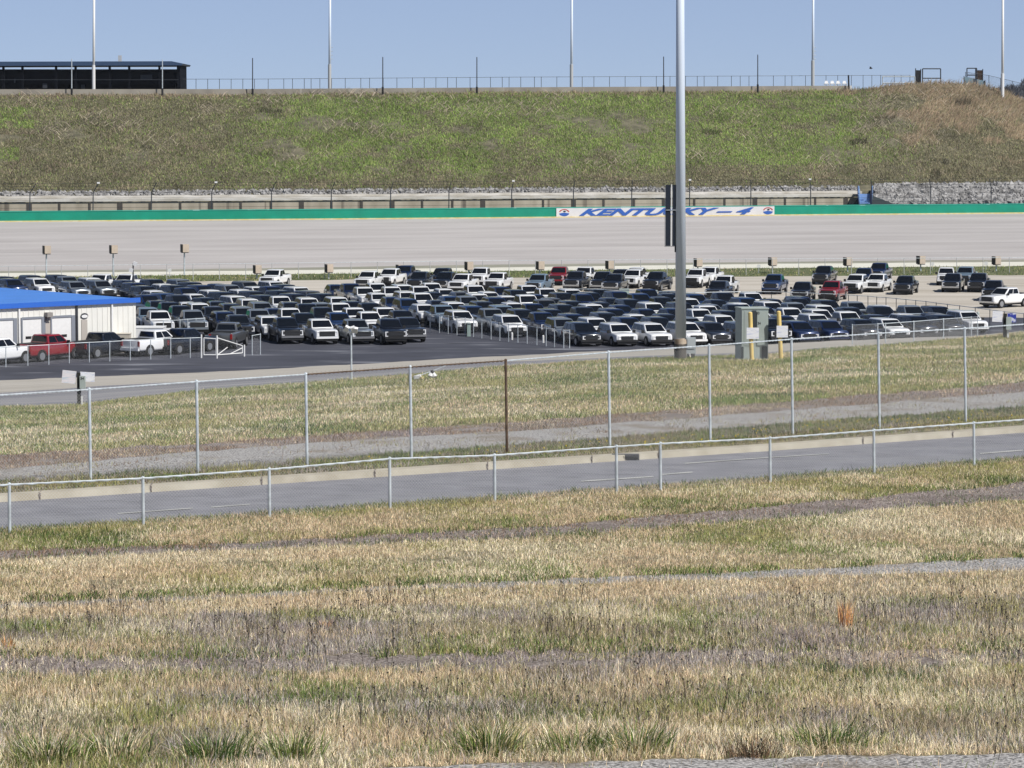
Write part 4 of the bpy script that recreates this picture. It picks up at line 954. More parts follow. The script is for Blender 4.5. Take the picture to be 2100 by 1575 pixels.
# fallen floodlight
p = surf(868, 779); kk = p.y / F
t = thing('fallen_floodlight', 'knocked over white floodlight lying on the grass behind the fence', 'floodlight', p)
mb = MB(); a = pt(848, 775, p.y); mb.loft([[pt(848, 771, p.y), pt(848, 776, p.y), pt(850, 778, p.y - .1), pt(850, 771, p.y - .1)], [pt(862, 767, p.y), pt(864, 773, p.y), pt(866, 775, p.y - .15), pt(862, 770, p.y - .15)]]); part('lamp_head', mb, M_WHITE, t, fix=True)
mb = MB(); mb.loft([[pt(860, 773, p.y - .1), pt(862, 779, p.y - .1), pt(870, 778, p.y - .1), pt(869, 772, p.y - .1)], [pt(864, 774, p.y - .3), pt(865, 777, p.y - .3), pt(872, 776, p.y - .3), pt(870, 774, p.y - .3)]]); part('lamp_head', mb, mat('yellowed_plastic', (.6, .5, .2), .5), t, fix=True)
mb = MB(); mb.tube(pt(858, 771, p.y), pt(888, 760, p.y + .4), .018, 6); mb.tube(pt(888, 760, p.y + .4), pt(917, 749, p.y + 1.5), .012, 6); part('post', mb, M_GALV, t)
mb = MB(); mb.tube(pt(886, 761, p.y), pt(882, 772, p.y - .1), .06, 8, .11); mb.tube(pt(886, 761, p.y), pt(892, 773, p.y - .1), .06, 8, .11); part('lamp_shade', mb, M_WHITE, t)
mb = MB(); mb.sphere(pt(886.5, 763, p.y - .05), .09, 8); part('bracket', mb, M_BLACK, t)
p = surf(700, 781); t = thing('drain_pipe', 'black pipe end lying in the grass at the foot of the floodlight post', 'pipe', p)
mb = MB(); mb.tube(pt(687, 782, p.y), pt(722, 779.5, p.y), .06, 8); part('pipe', mb, M_BLACK, t)
mb = MB(); mb.tube(pt(686, 782.5, p.y - .02), pt(688.5, 782, p.y - .02), .065, 10); part('cap', mb, M_WHITE, t)
# storm drain in the kerb
p = surf(1283, 941); kk = p.y / F
t = thing('storm_drain', 'iron storm drain grate set in the far kerb of the road', 'drain', p)
mb = MB(); q = pt(1283, 937, p.y + .02); mb.box(q, (56 * kk, .22, 12 * kk)); part('frame', mb, mat('cast_iron', (.10, .10, .105), .7, .3), t)
mb = MB()
for i in range(7): mb.box(pt(1263 + i * 7, 938.5, p.y - .1), (4.5 * kk, .05, 6 * kk))
part('slot', mb, M_BLACK, t)

# ------------------------------------------------------------------ small cabinets and boxes in the lots
def greenbox(x0, x1, y0, y1, label, name='transformer_box', m=None):
    p = gp((x0 + x1) / 2, y1); kk = p.y / F; t = thing(name, label, 'utility box', p)
    mb = MB(); mb.box(p + Vector((0, .5, (y1 - y0) * kk / 2)), ((x1 - x0) * kk, .9, (y1 - y0) * kk)); part('body', mb, m or mat('pale_green_enamel', (.36, .46, .42), .5), t)
    mb = MB(); mb.box(p + Vector((0, .5, (y1 - y0) * kk + .03)), ((x1 - x0) * kk + .1, 1.0, .06)); part('lid', mb, M_CABINET, t)
    mb = MB(); mb.box(p + Vector((-(x1 - x0) * kk / 2 - .02, .5, (y1 - y0) * kk * .5)), (.05, .7, (y1 - y0) * kk * .8)); part('vent_and_shade_panel', mb, M_DKCAB, t)  # dark plate over the left face, painting in its shade
greenbox(1271, 1290, 594, 622, 'pale green utility box, left one of two behind the packed lot')
greenbox(1326, 1348, 597, 626, 'pale green utility box, right one of two behind the packed lot')
greenbox(1943, 1966, 636, 672, 'pale green utility box by the last black suv of the row')
greenbox(1977, 1997, 638, 676, 'pale green utility box at the end of the row, beside a post')
greenbox(958, 965, 664, 690, 'slim pale green pedestal box at the angled lot fence')
p = gp(2005, 672); t = thing('marker_post', 'pale rounded marker post beside the end utility box', 'post', p); mb = MB(); mb.tube(p, p + Vector((0, 0, 1.3)), .14, 8); mb.sphere(p + Vector((0, 0, 1.3)), .14, 8); part('pipe', mb, M_CABINET, t)
for x, y, lb in ((927, 682, 'short white bollard at the angled lot fence, by the green pedestal'), (1050, 697, 'short white bollard midway along the angled lot fence'), (1114, 703, 'short white bollard near the gate end of the angled lot fence')):
    p = gp(x, y); t = thing('bollard', lb, 'bollard', p, 'white bollards at the angled lot fence'); mb = MB(); mb.tube(p, p + Vector((0, 0, .55)), .09, 8); mb.sphere(p + Vector((0, 0, .55)), .09, 8); part('pipe', mb, M_WHITE, t)
# pole floodlight by the blue roof
p = gp(273, 612); kk = p.y / F; t = thing('floodlight_post', 'dark post with white floodlights beyond the blue roof corner', 'floodlight', p)
mb = MB(); mb.tube(p, pt(273, 540, p.y), .07, 8); part('post', mb, M_DKSTEEL, t)
for x, y in ((277, 541), (269, 554)):
    mb = MB(); mb.box(pt(x, y, p.y - .1), (8 * kk, .3, 8 * kk), ax=Matrix.Rotation(.3, 3, 'Y')); part('lamp_head', mb, M_WHITE, t)
# boxes on posts along the track
bx = [(95, 503, 568), (232, 502, 567), (378, 500, 565), (527, 543, 571), (674, 541, 572), (820, 542, 570), (961, 536, 566), (1107, 535, 563), (1250, 534, 561), (1431, 529, 560), (1584, 527, 560), (1738, 527, 557), (1888, 524, 556), (2043, 525, 556)]
for i, (x, yt, yb) in enumerate(bx):
    p = gp(x, yb); kk = p.y / F
    t = thing('marker_box', f"beige box on a post by the track apron, {ordn(i + 1)} from the left", 'signal box', p, 'beige boxes on posts along the track')
    mb = MB(); mb.tube(p, pt(x, yt + 18, p.y), .09, 8); part('post', mb, M_GALV, t)
    ax = Matrix.Rotation(math.radians(24), 3, 'Z'); hh = 16 * kk
    c = pt(x + 2, yt + 9, p.y); mb = MB(); mb.box(c, (13 * kk, .55, hh), ax=ax); part('box', mb, M_BEIGE, t)
    mb = MB(); mb.box(c - Vector((.45 * 13 * kk + .12, 0, 0)), (.1, .62, hh * 1.02), ax=ax); part('shade_side', mb, M_BLACK, t)  # black slab stands in for shade on the side away from the sun
    mb = MB(); mb.box(pt(x + 1, yt + 18, p.y), (15 * kk, .7, .06)); part('shelf', mb, M_DKSTEEL, t)
for i, (x, y) in enumerate(((1556, 560), (1912, 555), (2022, 554), (55, 587), (348, 569))):
    p = gp(x, y); t = thing('marker_sign', ['small white marker sign below a beige box on the lawn strip', 'small white sign on the lawn near the white pickup', 'small white sign on the lawn at the right', 'white marker sign above the blue roof', 'round white marker on the track fence'][i], 'sign', p)
    mb = MB(); mb.box(p + Vector((0, 0, .85)), (.42, .04, .4)); part('panel', mb, M_WHITE, t); mb = MB(); mb.tube(p, p + Vector((0, .03, .7)), .03, 6); part('post', mb, M_GALV, t)

# ------------------------------------------------------------------ track wall, catch fence, retaining wall
XW = np.linspace(-500, 2600, 125)
T2 = L['t2'].pts(XW)
def wallpts(x): return Vector(L['t2'].pts(np.array([float(x)]))[0])
sw = thing('track_barrier', 'long green painted track wall with white lettered section', 'barrier', wallpts(1050))
WH = 1.16
def wallmesh(x0, x1, dy0, dy1, z0, z1, m, name, parent, n=40):
    xs = np.linspace(x0, x1, n); mb = MB(); rings = []
    for x in xs:
        p = wallpts(x); rings.append([p + Vector((0, dy0, z0)), p + Vector((0, dy1, z0)), p + Vector((0, dy1, z1)), p + Vector((0, dy0, z1))])
    mb.loft(rings); return part(name, mb, m, parent, fix=True)
wallmesh(-500, 2600, .1, .9, -.3, WH, M_GREEN, 'wall', sw, 90)
M_CAP = mat('green_cap_paint', (.04, .36, .27), .4, col2=(.25, .55, .50), scale=.5, lo=.62, hi=.66)
wallmesh(-500, 2600, .05, .95, WH + .003, WH + .10, M_CAP, 'cap', sw, 90)
wp = wallmesh(1141, 1588, -.02, .097, -.35, WH - .02, mat('white_wall_paint', (.66, .65, .66), .6, var=.04, scale=.6), 'white_panel', sw, 20)
a, b = wallpts(1187), wallpts(1546); rzt = math.atan2(b.y - a.y, b.x - a.x)
place_text('KENTUCKY – 4', M_BLUEP, (a + b) / 2 + Vector((0, -.06, WH * .47)), (b - a).length * 1.0, WH * .86, wp, .5, .04, rz=rzt)
def emblem(x):
    c = wallpts(x) + Vector((0, -.03, WH * .46)); parts = []
    e1 = Vector((math.cos(rzt), math.sin(rzt), 0)); nv = Vector((math.sin(rzt), -math.cos(rzt), 0))
    def arc(t0, t1, r0, r1, off, dep, m, nm, n=14):
        ts = np.linspace(t0, t1, n); outer = [c + e1 * r1 * 1.25 * math.cos(t) + Vector((0, 0, r1 * .8 * math.sin(t))) for t in ts]
        inner = [c + e1 * r0 * 1.25 * math.cos(t) + Vector((0, 0, r0 * .8 * math.sin(t))) for t in ts[::-1]]
        mb = MB(); mb.prism([p + nv * off for p in outer + inner], nv * dep); return mb, m
    for args, nm in (((.2, PI - .2, .46, .60, .0, .012, M_REDP), 'red_arc'), ((PI + .25, 2 * PI - .25, .01, .62, .0, .012, M_BLUEP), 'blue_arc')):
        mb, m = arc(*args, nm); o = part(nm, mb, m, wp, fix=True); o.name = 'emblem'
    mb = MB(); mb.prism([c + nv * .002 + e1 * (.05 + .2 * math.cos(t)) + Vector((0, 0, .16 + .10 * math.sin(t))) for t in np.linspace(0, 2 * PI, 13)[:-1]], nv * .012); part('emblem', mb, M_BLACK, wp, fix=True)
emblem(1157); emblem(1575)
# catch fence posts and cables
cf = thing('catch_fence', 'tall cable catch fence with posts bent toward the track', 'fence', wallpts(1050) + Vector((0, 1.2, 0)))
cx = [-180, -62, 58, 188, 308, 432, 555, 678, 800, 920, 1049, 1176, 1296, 1415, 1541, 1664, 1790, 1911, 2035, 2155, 2280]
kn, tpn = [], []
for x in cx:
    p = wallpts(x) + Vector((0, 1.1, 0)); lean_ = (1400 - x) / 1400.0
    b = p + Vector((.1 * lean_, 0, 3.6)); t_ = b + Vector((.95 * lean_, -.8, 1.25)); kn.append((p, b)); tpn.append(t_)
    mb = MB(); mb.tube(p, b, .075, 6); mb.tube(b, t_, .06, 6); part('post', mb, M_DKSTEEL, cf)
    if x in (188, 432, 1049, 1415, 1664): mb = MB(); mb.box(t_ + Vector((0, 0, .05)), (.35, .2, .22)); part('lamp', mb, M_WHITE, cf)
mb = MB()
for i in range(len(cx) - 1):
    for v in (.45, .62, .8, 1.0): mb.tube(kn[i][0].lerp(kn[i][1], v), kn[i + 1][0].lerp(kn[i + 1][1], v), .02, 3, cap=False)
    for v in (.35, .7, 1.0): mb.tube(kn[i][1].lerp(tpn[i], v), kn[i + 1][1].lerp(tpn[i + 1], v), .02, 3, cap=False)
part('cable', mb, M_DKSTEEL, cf)
# concrete panel wall and stepped ledge left of the stairs
def backline(x, dY, y): p = wallpts(x); return pt(x, y, p.y + dY)
WTOP = lambda x: float(lin(XS, [416, 413, 409, 406, 403], x))
def backwall(x0, x1, dY, dep, ytop, ybot, m, name, parent, n=60, jag=0.0):
    mb = MB(); rings = []
    for x in np.linspace(x0, x1, n):
        a = backline(x, dY, ytop(x)); b = backline(x, dY, ybot(x)); j = jag * (random.random() - .5)
        rings.append([b, b + Vector((0, dep, 0)), Vector((a.x, a.y + dep, a.z + j)), Vector((a.x, a.y, a.z + j))])
    mb.loft(rings); return part(name, mb, m, parent, fix=True)
rw = thing('retaining_wall', 'stained concrete panel wall with stepped ledge behind the track barrier', 'wall', wallpts(800) + Vector((0, 5, 0)))
backwall(-300, 1768, 4.6, .4, WTOP, lambda x: WTOP(x) + 30, M_CONC, 'wall', rw)
mb = MB()
for x in list(range(-250, 1740, 62)):
    a = backline(x, 4.55, WTOP(x) + .5); b = backline(x, 4.55, WTOP(x) + 26); mb.box((a + b) / 2, (.28 if (x // 62) % 3 else .7, .12, abs(a.z - b.z)))
part('pilaster', mb, mat('stained_pilaster', (.09, .08, .07), .9), rw)
backwall(-300, 1768, 4.42, 3.0, lambda x: WTOP(x) - 7, lambda x: WTOP(x) - 1.5, M_CONC2, 'ledge', rw)
backwall(-300, 1768, 5.6, 3.0, lambda x: WTOP(x) - 13, lambda x: WTOP(x) - 6, M_CONC2, 'ledge', rw, 120, .12)
# rock line and riprap
def rocks(name, label, sampler, n, smin, smax):
    mb = MB()
    for _ in range(n):
        c = sampler(); s_ = random.uniform(smin, smax); d = [Vector(v) for v in ((1, 0, 0), (-1, 0, 0), (0, 1, 0), (0, -1, 0), (0, 0, 1), (0, 0, -1))]
        R_ = Euler((random.random() * 6, random.random() * 6, random.random() * 6)).to_matrix(); vs_ = [c + R_ @ (v * s_ * random.uniform(.5, 1.2)) for v in d]
        mb.add(vs_, [(0, 2, 4), (2, 1, 4), (1, 3, 4), (3, 0, 4), (2, 0, 5), (1, 2, 5), (3, 1, 5), (0, 3, 5)])
    o = link(name, mb.mesh(name, M_ROCK)); tag(o, label, None, None, 'stuff')
def s1():
    x = random.uniform(-120, 1762); p = wallpts(x); t = random.random(); return backline(x, 7.6 + 4 * t, WTOP(x) - 13 - t * 9 + random.uniform(-1, 1))
rocks('rubble', 'line of pale rubble stones along the foot of the embankment', s1, 2600, .18, .42)
def s2():
    x = random.uniform(1792, 2190); t = random.random(); yb, yt_ = float(lin(XS, [0, 0, 0, 421, 417], x)), float(lin([1790, 2100], [379, 376], x))
    return backline(x, 2.0 + 10 * t, yb + (yt_ - yb) * t)
rocks('rubble', 'grey riprap boulders beside the blue stairs', s2, 3600, .25, .62)
mb = MB(); a = [backline(x, 1.8 + 10 * t, (421 if t < .5 else 380)) + Vector((0, .2, -.25)) for x, t in ((1788, 0), (2300, 0), (2300, 1), (1788, 1))]; mb.add(a, [(0, 1, 2, 3)]); o = link('ground', mb.mesh('ground', M_ROCK)); o['kind'] = 'structure'
# blue stairs and the dark culvert beside it
st = thing('staircase', 'blue steel stairs climbing from the track wall to the embankment', 'stairs', wallpts(1774) + Vector((0, 1.5, 0)))
mb = MB()
for k in range(9):
    y = 417 - k * 2.3; p = backline(1773.5, 1.6 + k * .32, y); kk = p.y / F; mb.box(p, (21 * kk, .34, 2.0 * kk))
part('tread', mb, M_STAIR, st)
for x0, x1, yt_ in ((1761, 1758.5, 381), (1785, 1786.5, 381)):
    for j, (dx, m_) in enumerate(((0, M_STAIRD), (2.0, M_STAIR))):
        a0, a1, c0, c1 = backline(x0 + dx, 1.4, 419), backline(x0 + dx, 4.6, 400), backline(x1 + dx, 1.4, 400), backline(x1 + dx, 4.6, yt_)
        mb = MB(); kk = a0.y / F; mb.prism([a0, a1, c1, c0], (1.6 * kk, 0, 0)); part('handrail', mb, m_, st, fix=True)
cu = thing('culvert_wing', 'dark sloping concrete wing wall beside the blue stairs', 'wall', wallpts(1800) + Vector((0, 2, 0)))
mb = MB(); mb.prism([backline(1789, 1.5, 401), backline(1789, 1.5, 421), backline(1836, 1.5, 419)], (0, .5, 0)); part('panel', mb, M_DKCAB, cu, fix=True)
mb = MB(); mb.prism([backline(1749, 2.6, 420), backline(1761, 2.6, 420), backline(1761, 2.6, 404)], (0, .5, 0)); part('panel', mb, M_DKCAB, cu, fix=True)

# ------------------------------------------------------------------ top of the embankment
def e1p(x): return Vector(L['e1'].pts(np.array([float(x)]))[0])
TOPY = lambda x: float(lin([0, 525, 1050, 1575, 1745], [183, 182.5, 179, 176.5, 175.5], x))
pw = thing('parapet_wall', 'long low weathered concrete wall along the top of the embankment', 'wall', e1p(900))
mb = MB(); rings = []
for x in np.linspace(-400, 1746, 60):
    p = e1p(x); t_ = pt(x, TOPY(x), p.y + .3); rings.append([p + Vector((0, .3, -.8)), p + Vector((0, .7, -.8)), t_ + Vector((0, .4, 0)), t_])
mb.loft(rings); M_PAR = mat('parapet_concrete', (.26, .235, .20), .92, col2=(.36, .33, .28), scale=.3, stretch=(1, 1, .2)); over(M_PAR, (.46, .43, .37), .5, (1, .1, .02), .68, .72, .6); part('panel', mb, M_PAR, pw, fix=True)
# fence on top
fx = []; x = 360.0
while x < 1880: fx.append(x); x += random.choice([18, 24, 28, 32, 14])
FT = lambda x: float(lin([0, 525, 1050, 1575, 1880], [162.5, 162, 158, 155.5, 154], x))
feet = [pt(x, TOPY(min(x, 1745)) + 6, e1p(x).y + 5) for x in fx]; tops = [pt(x, FT(x), f.y) for x, f in zip(fx, feet)]
fence('dark wire fence running along the top of the embankment', feet, tops, .03, .04, None, name='hilltop_fence', m_post=M_DKSTEEL, m_rail=M_DKSTEEL)
fx = list(range(1980, 2130, 24)); YT = lambda x: float(lin([1880, 1985, 2030, 2100, 2200], [153, 148, 155, 172, 198], x))
feet = [pt(x, float(L['e1'].pix(np.array([float(x)]))[0]) + 4, e1p(x).y + 3) for x in fx]; tops = [pt(x, YT(x), f.y) for x, f in zip(fx, feet)]
fence('dark wire fence descending the right shoulder of the embankment', feet, tops, .03, .045, (.30, .008), name='hilltop_fence', m_post=M_DKSTEEL, m_rail=M_DKSTEEL, netm=M_DKSTEEL)
# short posts
for i, (x, yt_, yb) in enumerate(((147, 121, 193), (333, 122, 193), (518, 119, 194), (785, 117, 190), (978, 117, 190), (1361, 116, 187), (1554, 112, 185))):
    p = pt(x, yb, e1p(x).y - .6); t = thing('steel_post', f"slim dark steel post on the embankment edge, {ordn(i + 1)} from the left", 'post', p, 'slim posts along the embankment edge')
    mb = MB(); mb.tube(p - Vector((0, 0, .5)), pt(x, yt_, p.y), .09, 8, .07); part('shaft', mb, M_DKSTEEL if i > 1 else M_GALV, t)
    mb = MB(); mb.tube(p - Vector((0, 0, .5)), pt(x, yb - 12, p.y), .16, 8); part('base', mb, M_BLACK, t)
# light standards
for i, (x, yb) in enumerate(((192, 186), (676, 184), (1172, 184), (1667, 176), (2056, 203))):
    dY = 3 if i != 4 else -3; p = pt(x, yb, e1p(x).y + dY); kk = p.y / F
    t = thing('light_standard', ['tall white light mast beside the dark pavilion', 'tall mast above the embankment between the pavilion and the lettered wall', 'tall light mast above the white lettered wall section', 'tall light mast beside the row of white chairs', 'tall white light mast on the right shoulder of the embankment'][i], 'light mast', p, 'tall light masts behind the track')
    mb = MB(); mb.tube(p - Vector((0, 0, 1)), pt(x + 1, -60, p.y), 2.9 * kk, 12, 2.2 * kk); part('shaft', mb, M_WHITE if i in (0, 4) else M_POLE, t, smooth=True)
    mb = MB(); mb.tube(p - Vector((0, 0, 1)), pt(x, yb - 52, p.y), 3.5 * kk, 12); 
    part('sleeve', mb, M_WHITE if i in (0, 4) else M_GALV2, t)
    if i in (1, 3):
        mb = MB()
        for q in (97, 105, 113, 121): mb.tube(pt(x + 3, q, p.y), pt(x + 6.5, q, p.y), .05, 5)
        part('climbing_peg', mb, M_GALV, t)
# dark pavilion
pv = thing('pavilion', 'long dark open pavilion with flat roof on the embankment top', 'pavilion', pt(150, 184, e1p(150).y + 4))
Y0 = e1p(150).y + 4
def pvbox(x0, x1, y0, y1, Ya, dep, m, name, parent=pv):
    a, b = pt(x0, y0, Ya), pt(x1, y1, Ya); mb = MB(); mb.box((a + b) / 2 + Vector((0, dep / 2, 0)), (abs(b.x - a.x), dep, abs(b.z - a.z))); return part(name, mb, m, parent)
a, b = pt(-260, 127, Y0 - .6), pt(374, 127, Y0 - .6); c, d = pt(-260, 136, Y0 - .6), pt(374, 134, Y0 - .6)
mb = MB(); mb.prism([a, pt(352, 125.5, Y0 - .6), pt(375, 130.5, Y0 - .6), pt(373, 134, Y0 - .6), c], (0, 11, 0)); part('roof', mb, M_SHEDROOF, pv, fix=True)
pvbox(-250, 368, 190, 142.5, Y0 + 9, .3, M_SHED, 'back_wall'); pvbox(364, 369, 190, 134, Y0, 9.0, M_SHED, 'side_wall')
mb = MB(); 
for x in (7, 46, 115, 155, 225, 265, 327, 365, -30, -70, -110):
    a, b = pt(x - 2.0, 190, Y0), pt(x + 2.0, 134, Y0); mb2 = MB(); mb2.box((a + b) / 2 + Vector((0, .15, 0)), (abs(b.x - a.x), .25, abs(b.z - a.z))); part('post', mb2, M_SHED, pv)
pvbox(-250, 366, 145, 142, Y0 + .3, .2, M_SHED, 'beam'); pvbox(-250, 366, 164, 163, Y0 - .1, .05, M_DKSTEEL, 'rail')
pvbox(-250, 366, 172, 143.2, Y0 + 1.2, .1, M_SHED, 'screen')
mb = MB(); q = pt(246, 121, Y0 + 4); mb.box(q, (.5, .5, 1.1)); part('roof_vent', mb, M_GALV2, pv)
for x, y, w_, h_, m in ((30, 166, 2.5, 8, M_DKSTEEL), (92, 176, 9, 10, M_DKCAB), (170, 178, 8, 9, M_GALV2), (300, 158, 24, 10, M_DKSTEEL)):
    pvbox(x - w_ / 2, x + w_ / 2, y + h_ / 2, y - h_ / 2, Y0 + .9, .1, mat('dim_clutter', (.03, .035, .045), .8), 'wall_panel')
# screens and gates on the right
def topbox(x0, x1, y0, y1, name, label, cat, m, dY=4, dep=.4, frame=False):
    Yb = e1p((x0 + x1) / 2).y + dY; a, b = pt(x0, y1, Yb), pt(x1, y0, Yb); t = thing(name, label, cat, Vector(((a.x + b.x) / 2, Yb, min(a.z, b.z))))
    mb = MB()
    if frame:
        for p, q in (((x0, y0), (x1, y0)), ((x0, y0), (x0, y1)), ((x1, y0), (x1, y1)), ((x0, (y0 + y1) / 2 + 4), (x1, (y0 + y1) / 2 + 4))): mb.tube(pt(*p, Yb), pt(*q, Yb), .09, 6)
        part('frame', mb, m, t)
    else:
        mb.box((a + b) / 2, (abs(b.x - a.x), dep, abs(b.z - a.z))); part('panel', mb, m, t)
        mb = MB(); mb.tube(Vector((a.x, Yb - .2, a.z - .5)), Vector((a.x, Yb - .2, b.z + .3)), .08, 6); mb.tube(Vector((b.x, Yb - .2, a.z - .5)), Vector((b.x, Yb - .2, b.z + .2)), .08, 6); part('post', mb, M_DKSTEEL, t)
topbox(1877, 1888, 144, 172, 'screen_panel', 'narrow dark screen panel beside the hilltop gate frame', 'screen', M_BLACK)
topbox(1892, 1929, 141, 172, 'gate_frame_arch', 'open steel gate frame on the embankment top', 'gate', M_DKSTEEL, frame=True)
topbox(1983, 2003, 140, 160, 'gate_frame_arch', 'small steel frame above the pale sloped screen', 'gate', M_DKSTEEL, frame=True)
topbox(2000, 2015, 144, 166, 'screen_panel', 'dark louvred screen panel above the right shoulder of the embankment', 'screen', M_WOODBROWN)
t = thing('sloped_screen', 'pale blue grey sloping screen on the right embankment top', 'screen', pt(1998, 178, e1p(1998).y + 2)); Yb = e1p(1998).y + 2
mb = MB(); mb.prism([pt(1977, 158, Yb), pt(1984, 158, Yb), pt(2020, 166, Yb), pt(2020, 186, Yb), pt(1977, 176, Yb)], (0, .15, 0)); part('panel', mb, M_SCREEN, t, fix=True)
mb = MB(); mb.tube(pt(1977, 186, Yb - .1), pt(1977, 156, Yb - .1), .07, 6); mb.tube(pt(2020, 196, Yb - .1), pt(2020, 164, Yb - .1), .07, 6); part('post', mb, M_DKSTEEL, t)
topbox(1810, 1876, 157, 176, 'bench_rack', 'grey slatted rack behind the hilltop fence', 'rack', M_GALV, frame=True, dY=3)
p0 = e1p(1742); t = thing('wooden_post', 'short dark post at the right end of the concrete parapet', 'post', pt(1741, 186, p0.y - .3)); mb = MB(); mb.tube(pt(1741, 190, p0.y - .3), pt(1740, 154, p0.y - .3), .13, 8); part('shaft', mb, M_BLACK, t)
mb = MB(); mb.box(pt(1745, 180, p0.y - .4), (.3, .1, .7)); part('tag', mb, M_WHITE, t)
for i, x in enumerate((1695, 1707, 1719, 1732)):
    Yb = e1p(x).y + 2.5; kk = Yb / F; c = pt(x, 176, Yb)
    t = thing('plastic_chair', f"white plastic chair behind the parapet, {ordn(i + 1)} from the left", 'chair', c, 'white chairs on the embankment top')
    mb = MB(); mb.box(c + Vector((0, 0, .32)), (.75, .5, .12)); part('seat', mb, M_WHITE, t)
    mb = MB(); mb.prism([c + Vector((-.3, .25, .4)), c + Vector((.3, .25, .4)), c + Vector((.2, .35, .8)), c + Vector((-.2, .35, .8))], (0, .06, 0)); part('backrest', mb, M_WHITE, t, fix=True)
    for sx in (-.3, .3): mb = MB(); mb.box(c + Vector((sx, 0, .1)), (.08, .4, .5)); part('leg', mb, M_WHITE, t)
# bird
p = pt(1786, 140, 420); t = thing('bird', 'small dark bird flying above the embankment fence', 'bird', p)
mb = MB(); rg = []
for x_, r_ in ((-.25, .02), (-.12, .09), (.05, .11), (.17, .06), (.26, .02)): rg.append([p + Vector((x_, r_ * math.cos(a_), r_ * math.sin(a_))) for a_ in np.linspace(0, 2 * PI, 9)[:-1]])
mb.loft(rg)
for s_ in (1, -1): mb.prism([p + Vector((.1, 0, .03)), p + Vector((-.08, 0, .03)), p + Vector((-.16, s_ * .45, .2)), p + Vector((-.02, s_ * .42, .2))], (0, 0, .02))
part('body', mb, M_BLACK, t, fix=True)

# ------------------------------------------------------------------ distant wooded hill
def woods():
    mb = MB(); rg = []
    for x in np.linspace(1900, 3200, 30):
        y = float(lin([1900, 2030, 2100, 2300, 3200], [214, 207, 200, 196, 190], x)); p = pt(x, y, 1500); q = pt(x, y, 1700); rg.append([Vector((p.x, 1400, -2)), p, Vector((q.x, 1700, p.z)), Vector((q.x, 1800, -2))])
    mb.loft(rg); o = link('hill', mb.mesh('hill', M_EMB)); fixnormals(o.data); o['kind'] = 'structure'
    N = 26000; tx = rng.random(170) * 900 + 1990; cx_ = tx[rng.integers(0, 170, N)]; x = cx_ + rng.normal(0, 5, N)
    base = lin([1900, 2030, 2100, 2300, 3200], [214, 207, 200, 196, 190], x); top = 8 + 22 * vnoise(cx_ / 7.0, cx_ * 0, 4) * np.clip((x - 2000) / 60, .3, 1.5)
    t = rng.random(N); yy = base - top * t * (1 - ((x - cx_) / 16) ** 2 * .6); Yd = 1500 + 150 * rng.random(N)
    a, dy, dz = ray(x, yy); k = Yd / dy; P = np.stack([a * k, dy * k, CAMZ + dz * k], 1)
    C = np.array((.10, .105, .12)) * (.6 + .8 * rng.random(N))[:, None]
    o = link('woods', blades_mesh('woods', P, 1.5 + 2.5 * rng.random(N), .25 + .3 * rng.random(N), C, .3 + .6 * rng.random(N), tip=1.0)); tag(o, 'bare grey trees of a far off wood beyond the embankment', None, None, 'stuff')
woods()

# ------------------------------------------------------------------ plants in the near verge
def tuft(x, y, n, h, spread, mix, name, label, cat, wd=.009, group=None, lean=.75):
    c = surf(x, y); P = np.array(c)[None] + np.stack([rng.normal(0, spread, n), rng.normal(0, spread * .6, n), np.zeros(n) - .01], 1)
    C = pick(P, mix, .3, 9, .5); yaw = np.arctan2(P[:, 1] - c.y, P[:, 0] - c.x) + rng.normal(0, .6, n)
    me = blades_mesh(name, P - np.array(c), h * (.5 + .7 * rng.random(n)), wd * (.7 + .6 * rng.random(n)), C, lean * (.3 + rng.random(n)), yaw=yaw)
    o = link(name, me, None, c); tag(o, label, cat, group); return o
G = 'green tufts along the near gravel edge'
for x, y, n, lb in ((95, 1566, 420, 'broad green grass tuft in the near corner of the verge'), (232, 1560, 260, 'green grass tuft beside the broad corner tuft'), (440, 1562, 300, 'green tuft with pale dead leaves near the gravel, third along'), (600, 1560, 260, 'green tuft between two pale tussocks at the gravel edge'), (1005, 1548, 460, 'largest spiky green tuft with straw skirt at the gravel edge'), (1175, 1545, 240, 'dark green tuft just right of the largest spiky tuft'), (1305, 1545, 380, 'dark green tuft left of the bare gravel stretch'), (1700, 1535, 220, 'thin green tuft above the bare gravel stretch')):
    tuft(x, y, int(n * 1.15), .40, .19, {'dgreen': 3.5, 'green': 2.2, 'olive': 1.5, 'straw': 1.6, 'tan': 1}, 'grass_tuft', lb, 'grass tuft', .011, G)
tuft(1733, 1288, 110, .50, .045, {'rust': 3, 'pink': 2}, 'dry_plant', 'orange brown dry plant standing upright in the verge', 'plant', .010, None, .28)
tuft(18, 1335, 50, .28, .05, {'rust': 3, 'brown': 1}, 'dry_plant', 'small rust brown dry plant at the photo edge', 'plant', .012, None, .4)
tuft(668, 1290, 40, .22, .05, {'rust': 1, 'pink': 2}, 'dry_plant', 'small reddish dry leaf clump among grey weeds', 'plant', .012, None, .5)
tuft(1545, 1552, 200, .30, .16, {'brown': 3, 'dark': 3}, 'dead_shrub', 'dark twiggy dead weed at the gravel edge', 'plant', .008, None, .8)
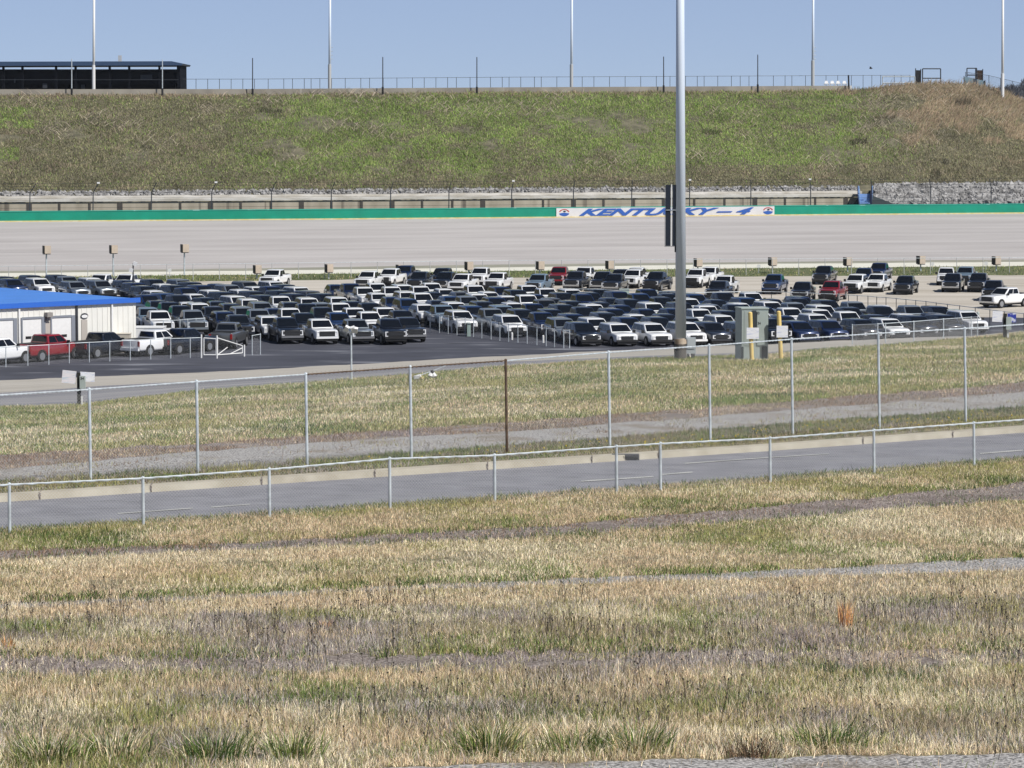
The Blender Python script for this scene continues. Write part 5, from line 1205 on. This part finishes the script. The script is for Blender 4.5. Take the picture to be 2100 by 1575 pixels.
# dead stalks: thin twigs rising out of the verge
def stalks():
    mb = MB()
    for _ in range(1300):
        x, y = random.uniform(-20, 2120), random.choice([random.uniform(1230, 1345), random.uniform(1240, 1330), random.uniform(1345, 1560)])
        if float(fbm(x / 110.0, y / 30.0, 301)) < .5: continue
        c = surf(x, y); h = random.uniform(.20, .46); d = Vector((random.uniform(-.22, .22), random.uniform(-.1, .1), 1)).normalized(); e = c + d * h; mb.tube(c, e, .0045, 3, .003, cap=False)
        for k in range(random.randint(1, 3)):
            q = c.lerp(e, random.uniform(.4, .9)); mb.tube(q, q + Vector((random.uniform(-.09, .09), 0, random.uniform(.04, .10))), .0025, 3, cap=False)
        if random.random() < .6: mb.sphere(e, .014, 4)
    o = link('weeds', mb.mesh('weeds', M_BARK)); tag(o, 'dark dead weed stalks standing through the near grass', None, None, 'stuff')
stalks()
for x, y, h, lb in ((652, 1305, 1.35, 'tall bare dark weed stalk rising across the pale grass'), (1878, 1290, .7, 'bare branching weed stalk near the orange plant'), (530, 1480, .55, 'leaning branched dead weed in the low verge'), (1130, 1450, .35, 'dark leaning dead weed below the purple dirt strip'), (825, 1280, .45, 'upright dead weed in the grey weed band')):
    c = surf(x, y); t = thing('weed_stalk', lb, 'weed', c, 'single bare weed stalks'); mb = MB(); q = c; R_ = random.Random(x)
    for k in range(6):
        e = q + Vector((R_.uniform(-.025, .03), 0, h / 6)); mb.tube(q, e, .006 - .0007 * k, 5, .0055 - .0007 * k, cap=False)
        if k: mb.tube(q, q + Vector((R_.choice((-1, 1)) * h * .07, 0, h * .12)), .003, 4, cap=False)
        q = e
    mb.sphere(q, .012, 5); part('stem', mb, M_BARK, t)
# dandelions in the strip behind the kerb
def dandelions():
    mb = MB(); 
    for _ in range(120):
        x = random.triangular(600, 2110, 1900); t = random.uniform(.1, .7); A = L['k1'].pts(np.array([x]))[0]; B = L['p0'].pts(np.array([x]))[0]
        c = Vector(A).lerp(Vector(B), t) + Vector((0, 0, .12)); mb.sphere(c, random.uniform(.014, .024), 5)
    o = link('weeds', mb.mesh('weeds', mat('yellow_flowers', (.75, .58, .05), .7))); tag(o, 'yellow dandelion flowers dotted behind the kerb', None, None, 'stuff')
dandelions()
# thin air over the whole place
mb = MB(); mb.box((0, 900, 14), (3000, 2200, 34))
m = bpy.data.materials.new('air'); m.use_nodes = True; n = m.node_tree; n.nodes.clear(); ou = n.nodes.new('ShaderNodeOutputMaterial'); vp = n.nodes.new('ShaderNodeVolumePrincipled')
vp.inputs['Color'].default_value = (.80, .88, 1, 1); vp.inputs['Density'].default_value = .00005; n.links.new(vp.outputs[0], ou.inputs['Volume'])
tag(link('haze', mb.mesh('haze', m)), 'thin pale haze in the air over the whole scene', None, None, 'stuff')
